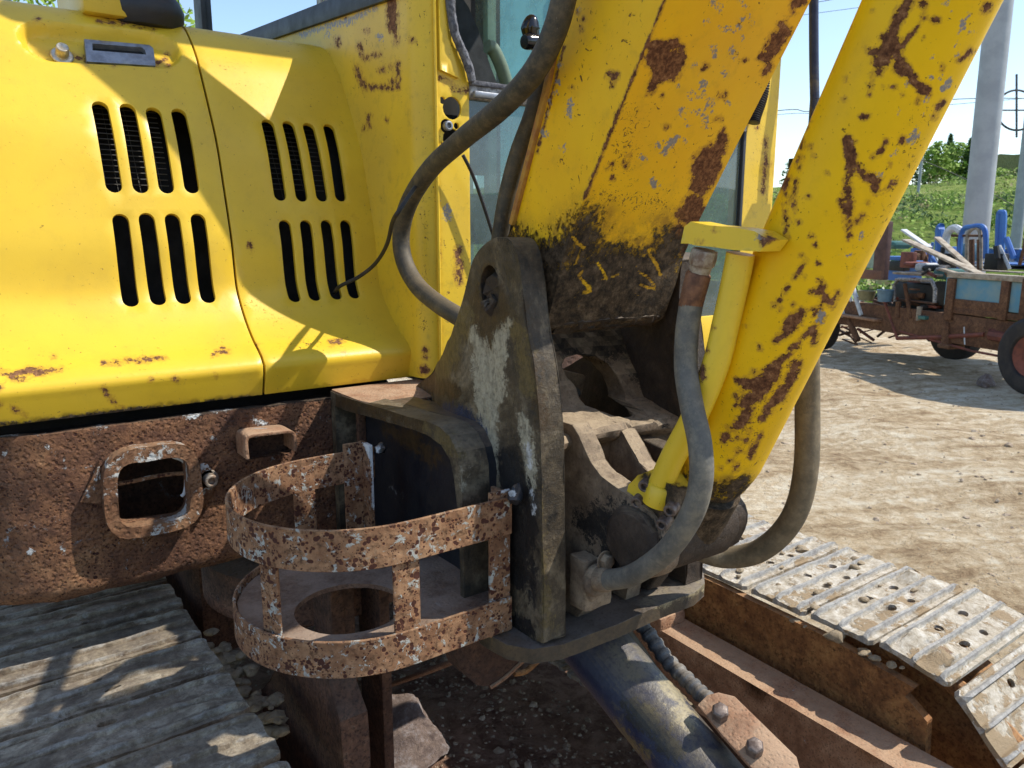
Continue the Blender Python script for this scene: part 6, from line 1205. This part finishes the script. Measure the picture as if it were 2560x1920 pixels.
tube('cross_bar', [rc - RT * .72, rc + RT * .72], .022, MS_wire, RG, k=6, smooth=False); tube('cross_bar', [rc - UP * .72, rc + UP * .95], .028, MS_wire, RG, k=6, smooth=False)
# ================================================================== TREES, SCRUB, HOUSES
def leaves(cen, rad, n, s, rr, dense=1.0):
    vs, fs = [], []
    for _ in range(n):
        while True:
            p = Vector((rr.uniform(-1, 1), rr.uniform(-1, 1), rr.uniform(-1, 1)))
            if p.length <= 1: break
        p = p * (p.length ** -.35 if p.length > .01 else 1)
        if mnoise.noise(p * 2.6 + Vector((cen.x, cen.y, 0))) < -.16 * dense: continue
        c = cen + Vector((p.x * rad[0], p.y * rad[1], p.z * rad[2])); u = Vector((rr.uniform(-1, 1), rr.uniform(-1, 1), rr.uniform(-1, 1))).normalized(); w = u.orthogonal().normalized(); k = s * rr.uniform(.6, 1.3); b = len(vs)
        vs.extend([c - u * k, c + w * k * .5, c + u * k, c - w * k * .5]); fs.append((b, b + 1, b + 2, b + 3))
    return vs, fs
def tree(name, base, h, r, m, label, group, seed, n=2600, s=.22, conic=False, cat='tree'):
    rr = random.Random(seed); t = empty(name, base, label, cat, group); lv_, lf = [], []
    k = 7
    for i in range(k):
        f = i / (k - 1); z = h * (.30 + .62 * f); rad = r * ((1 - f * .8) if conic else (.55 + .5 * math.sin(math.pi * min(1, f * .9 + .12)))) * rr.uniform(.8, 1.1); off = Vector((rr.uniform(-.3, .3) * r, rr.uniform(-.3, .3) * r, 0)) * (0 if conic else 1)
        v, f_ = leaves(Vector(base) + off + Vector((0, 0, z)), (rad, rad, h * .15), n // k, s, rr); b = len(lv_); lv_ += v; lf += [tuple(i_ + b for i_ in q) for q in f_]
    me = bpy.data.meshes.new('crown'); me.from_pydata([tuple(v) for v in lv_], [], lf); link('crown', me, m, t)
    pts = [Vector(base) + Vector((0, 0, -.3)), Vector(base) + Vector((.05 * r, 0, h * .35)), Vector(base) + Vector((0, .05 * r, h * .8))]
    tube('trunk', pts, r * .09, MS_wood, t, k=8, radii=[1, .8, .4]); return t
def bgpos(u, dep): a = P(u, 500, D=1) - CAM; a = CAM + a * (dep / a.dot(FH)); return Vector((a.x, a.y, terr(a.x, a.y)))
for i, (u, dep, h, r, m, lb, con) in enumerate(((2010, 62, 5.6, 2.1, ML_l, 'bright green tree in the sun left of its dark neighbour', 0), (2032, 66, 7.0, 1.3, ML_d, 'pointed dark tree rising behind the bright green one', 1), (2052, 64, 5.8, 2.0, ML_l, 'bright green rounded tree in the middle of the row', 0), (2078, 63, 6.2, 1.3, ML_d, 'dark pointed tree right of the bright ones', 1), (2100, 67, 5.6, 1.6, ML_d, 'dark tree tucked against the grey pole', 0), (1995, 70, 5.0, 2.0, ML_d, 'low dark tree partly behind the yellow cylinder', 0), (2150, 74, 3.4, 2.8, ML_l, 'low light green bush right of the grey pole', 0), (2190, 70, 3.2, 3.0, ML_d, 'low dark bush at the right edge under the hill', 0), (2230, 78, 3.8, 3.0, ML_l, 'light green bush cut by the right edge', 0), (1560, 52, 3.8, 2.0, ML_l, 'green bush seen through the cab glass', 0), (1880, 75, 5, 2.6, ML_d, 'dark tree hidden mostly by the cylinder', 0), (1720, 72, 4.2, 2.6, ML_d, 'dark tree seen low between far cab pillar and cylinder', 0))):
    tree('tree', bgpos(u, dep * 1.25), h * .72, r * .85, m, lb, 'trees along the far edge of the field', 100 + i, 1500, .24, bool(con))
for i, (u, dep, h, r, m, lb) in enumerate(((60, 11, 4.9, 1.8, ML_l, 'leafy tree above the left end of the hood'), (-120, 11.5, 5.6, 1.8, ML_l, 'leafy tree cut by the top left corner'), (395, 13, 5.3, .8, ML_l, 'leafy branch tips between the hood and the cab window'), (620, 17, 4.6, 2.4, ML_d, 'dark tree behind the cab glass'))):
    tree('tree', bgpos(u, dep), h, r, m, lb, 'trees behind the machine', 200 + i, 4200, .075)
def scrub():
    rr = random.Random(77); out = {0: ([], []), 1: ([], []), 2: ([], [])}
    for _ in range(520):
        dep = rr.uniform(24, 62) if rr.random() < .8 else rr.uniform(13, 24); lat = rr.uniform(.10, .80) * dep; p_ = W(lat, dep); p_.z = terr(p_.x, p_.y); k = rr.choice((0, 0, 1, 2)); hh_ = rr.uniform(.25, .9) * (.6 if dep < 26 else 1)
        v, f = leaves(p_ + Vector((0, 0, hh_ * .4)), (hh_ * rr.uniform(1, 2), hh_ * rr.uniform(1, 2), hh_ * .6), 60, .11, rr); V, F = out[k]; b = len(V); V += v; F += [tuple(i + b for i in q) for q in f]
    for k, m in ((0, ML_l), (1, ML_d), (2, ML_b)):
        V, F = out[k]; me = bpy.data.meshes.new('scrub'); me.from_pydata([tuple(v) for v in V], [], F); tag(link('scrub', me, m), kind='stuff')
scrub()
HS = empty('house', bgpos(1572, 95), 'small pale house with grey gable roof beyond the green bush', 'house'); hb_ = bgpos(1572, 95); 
v, f = bxv(hb_ + Vector((-2.4, -2, -.5)), hb_ + Vector((2.4, 2, 3.2))); make('wall', v, f, MS_house, HS)
make('roof', [hb_ + Vector(c) for c in ((-2.8, -2.4, 3.2), (2.8, -2.4, 3.2), (2.8, 2.4, 3.2), (-2.8, 2.4, 3.2), (-2.8, 0, 4.9), (2.8, 0, 4.9))], [(0, 1, 5, 4), (2, 3, 4, 5), (1, 2, 5), (0, 4, 3), (0, 3, 2, 1)], MS_roof, HS)
for dx in (-1.2, 1.2): v, f = bxv(hb_ + Vector((dx - .4, -2.05, 1.2)), hb_ + Vector((dx + .4, -1.98, 2.2))); make('window', v, f, MS_black, HS)
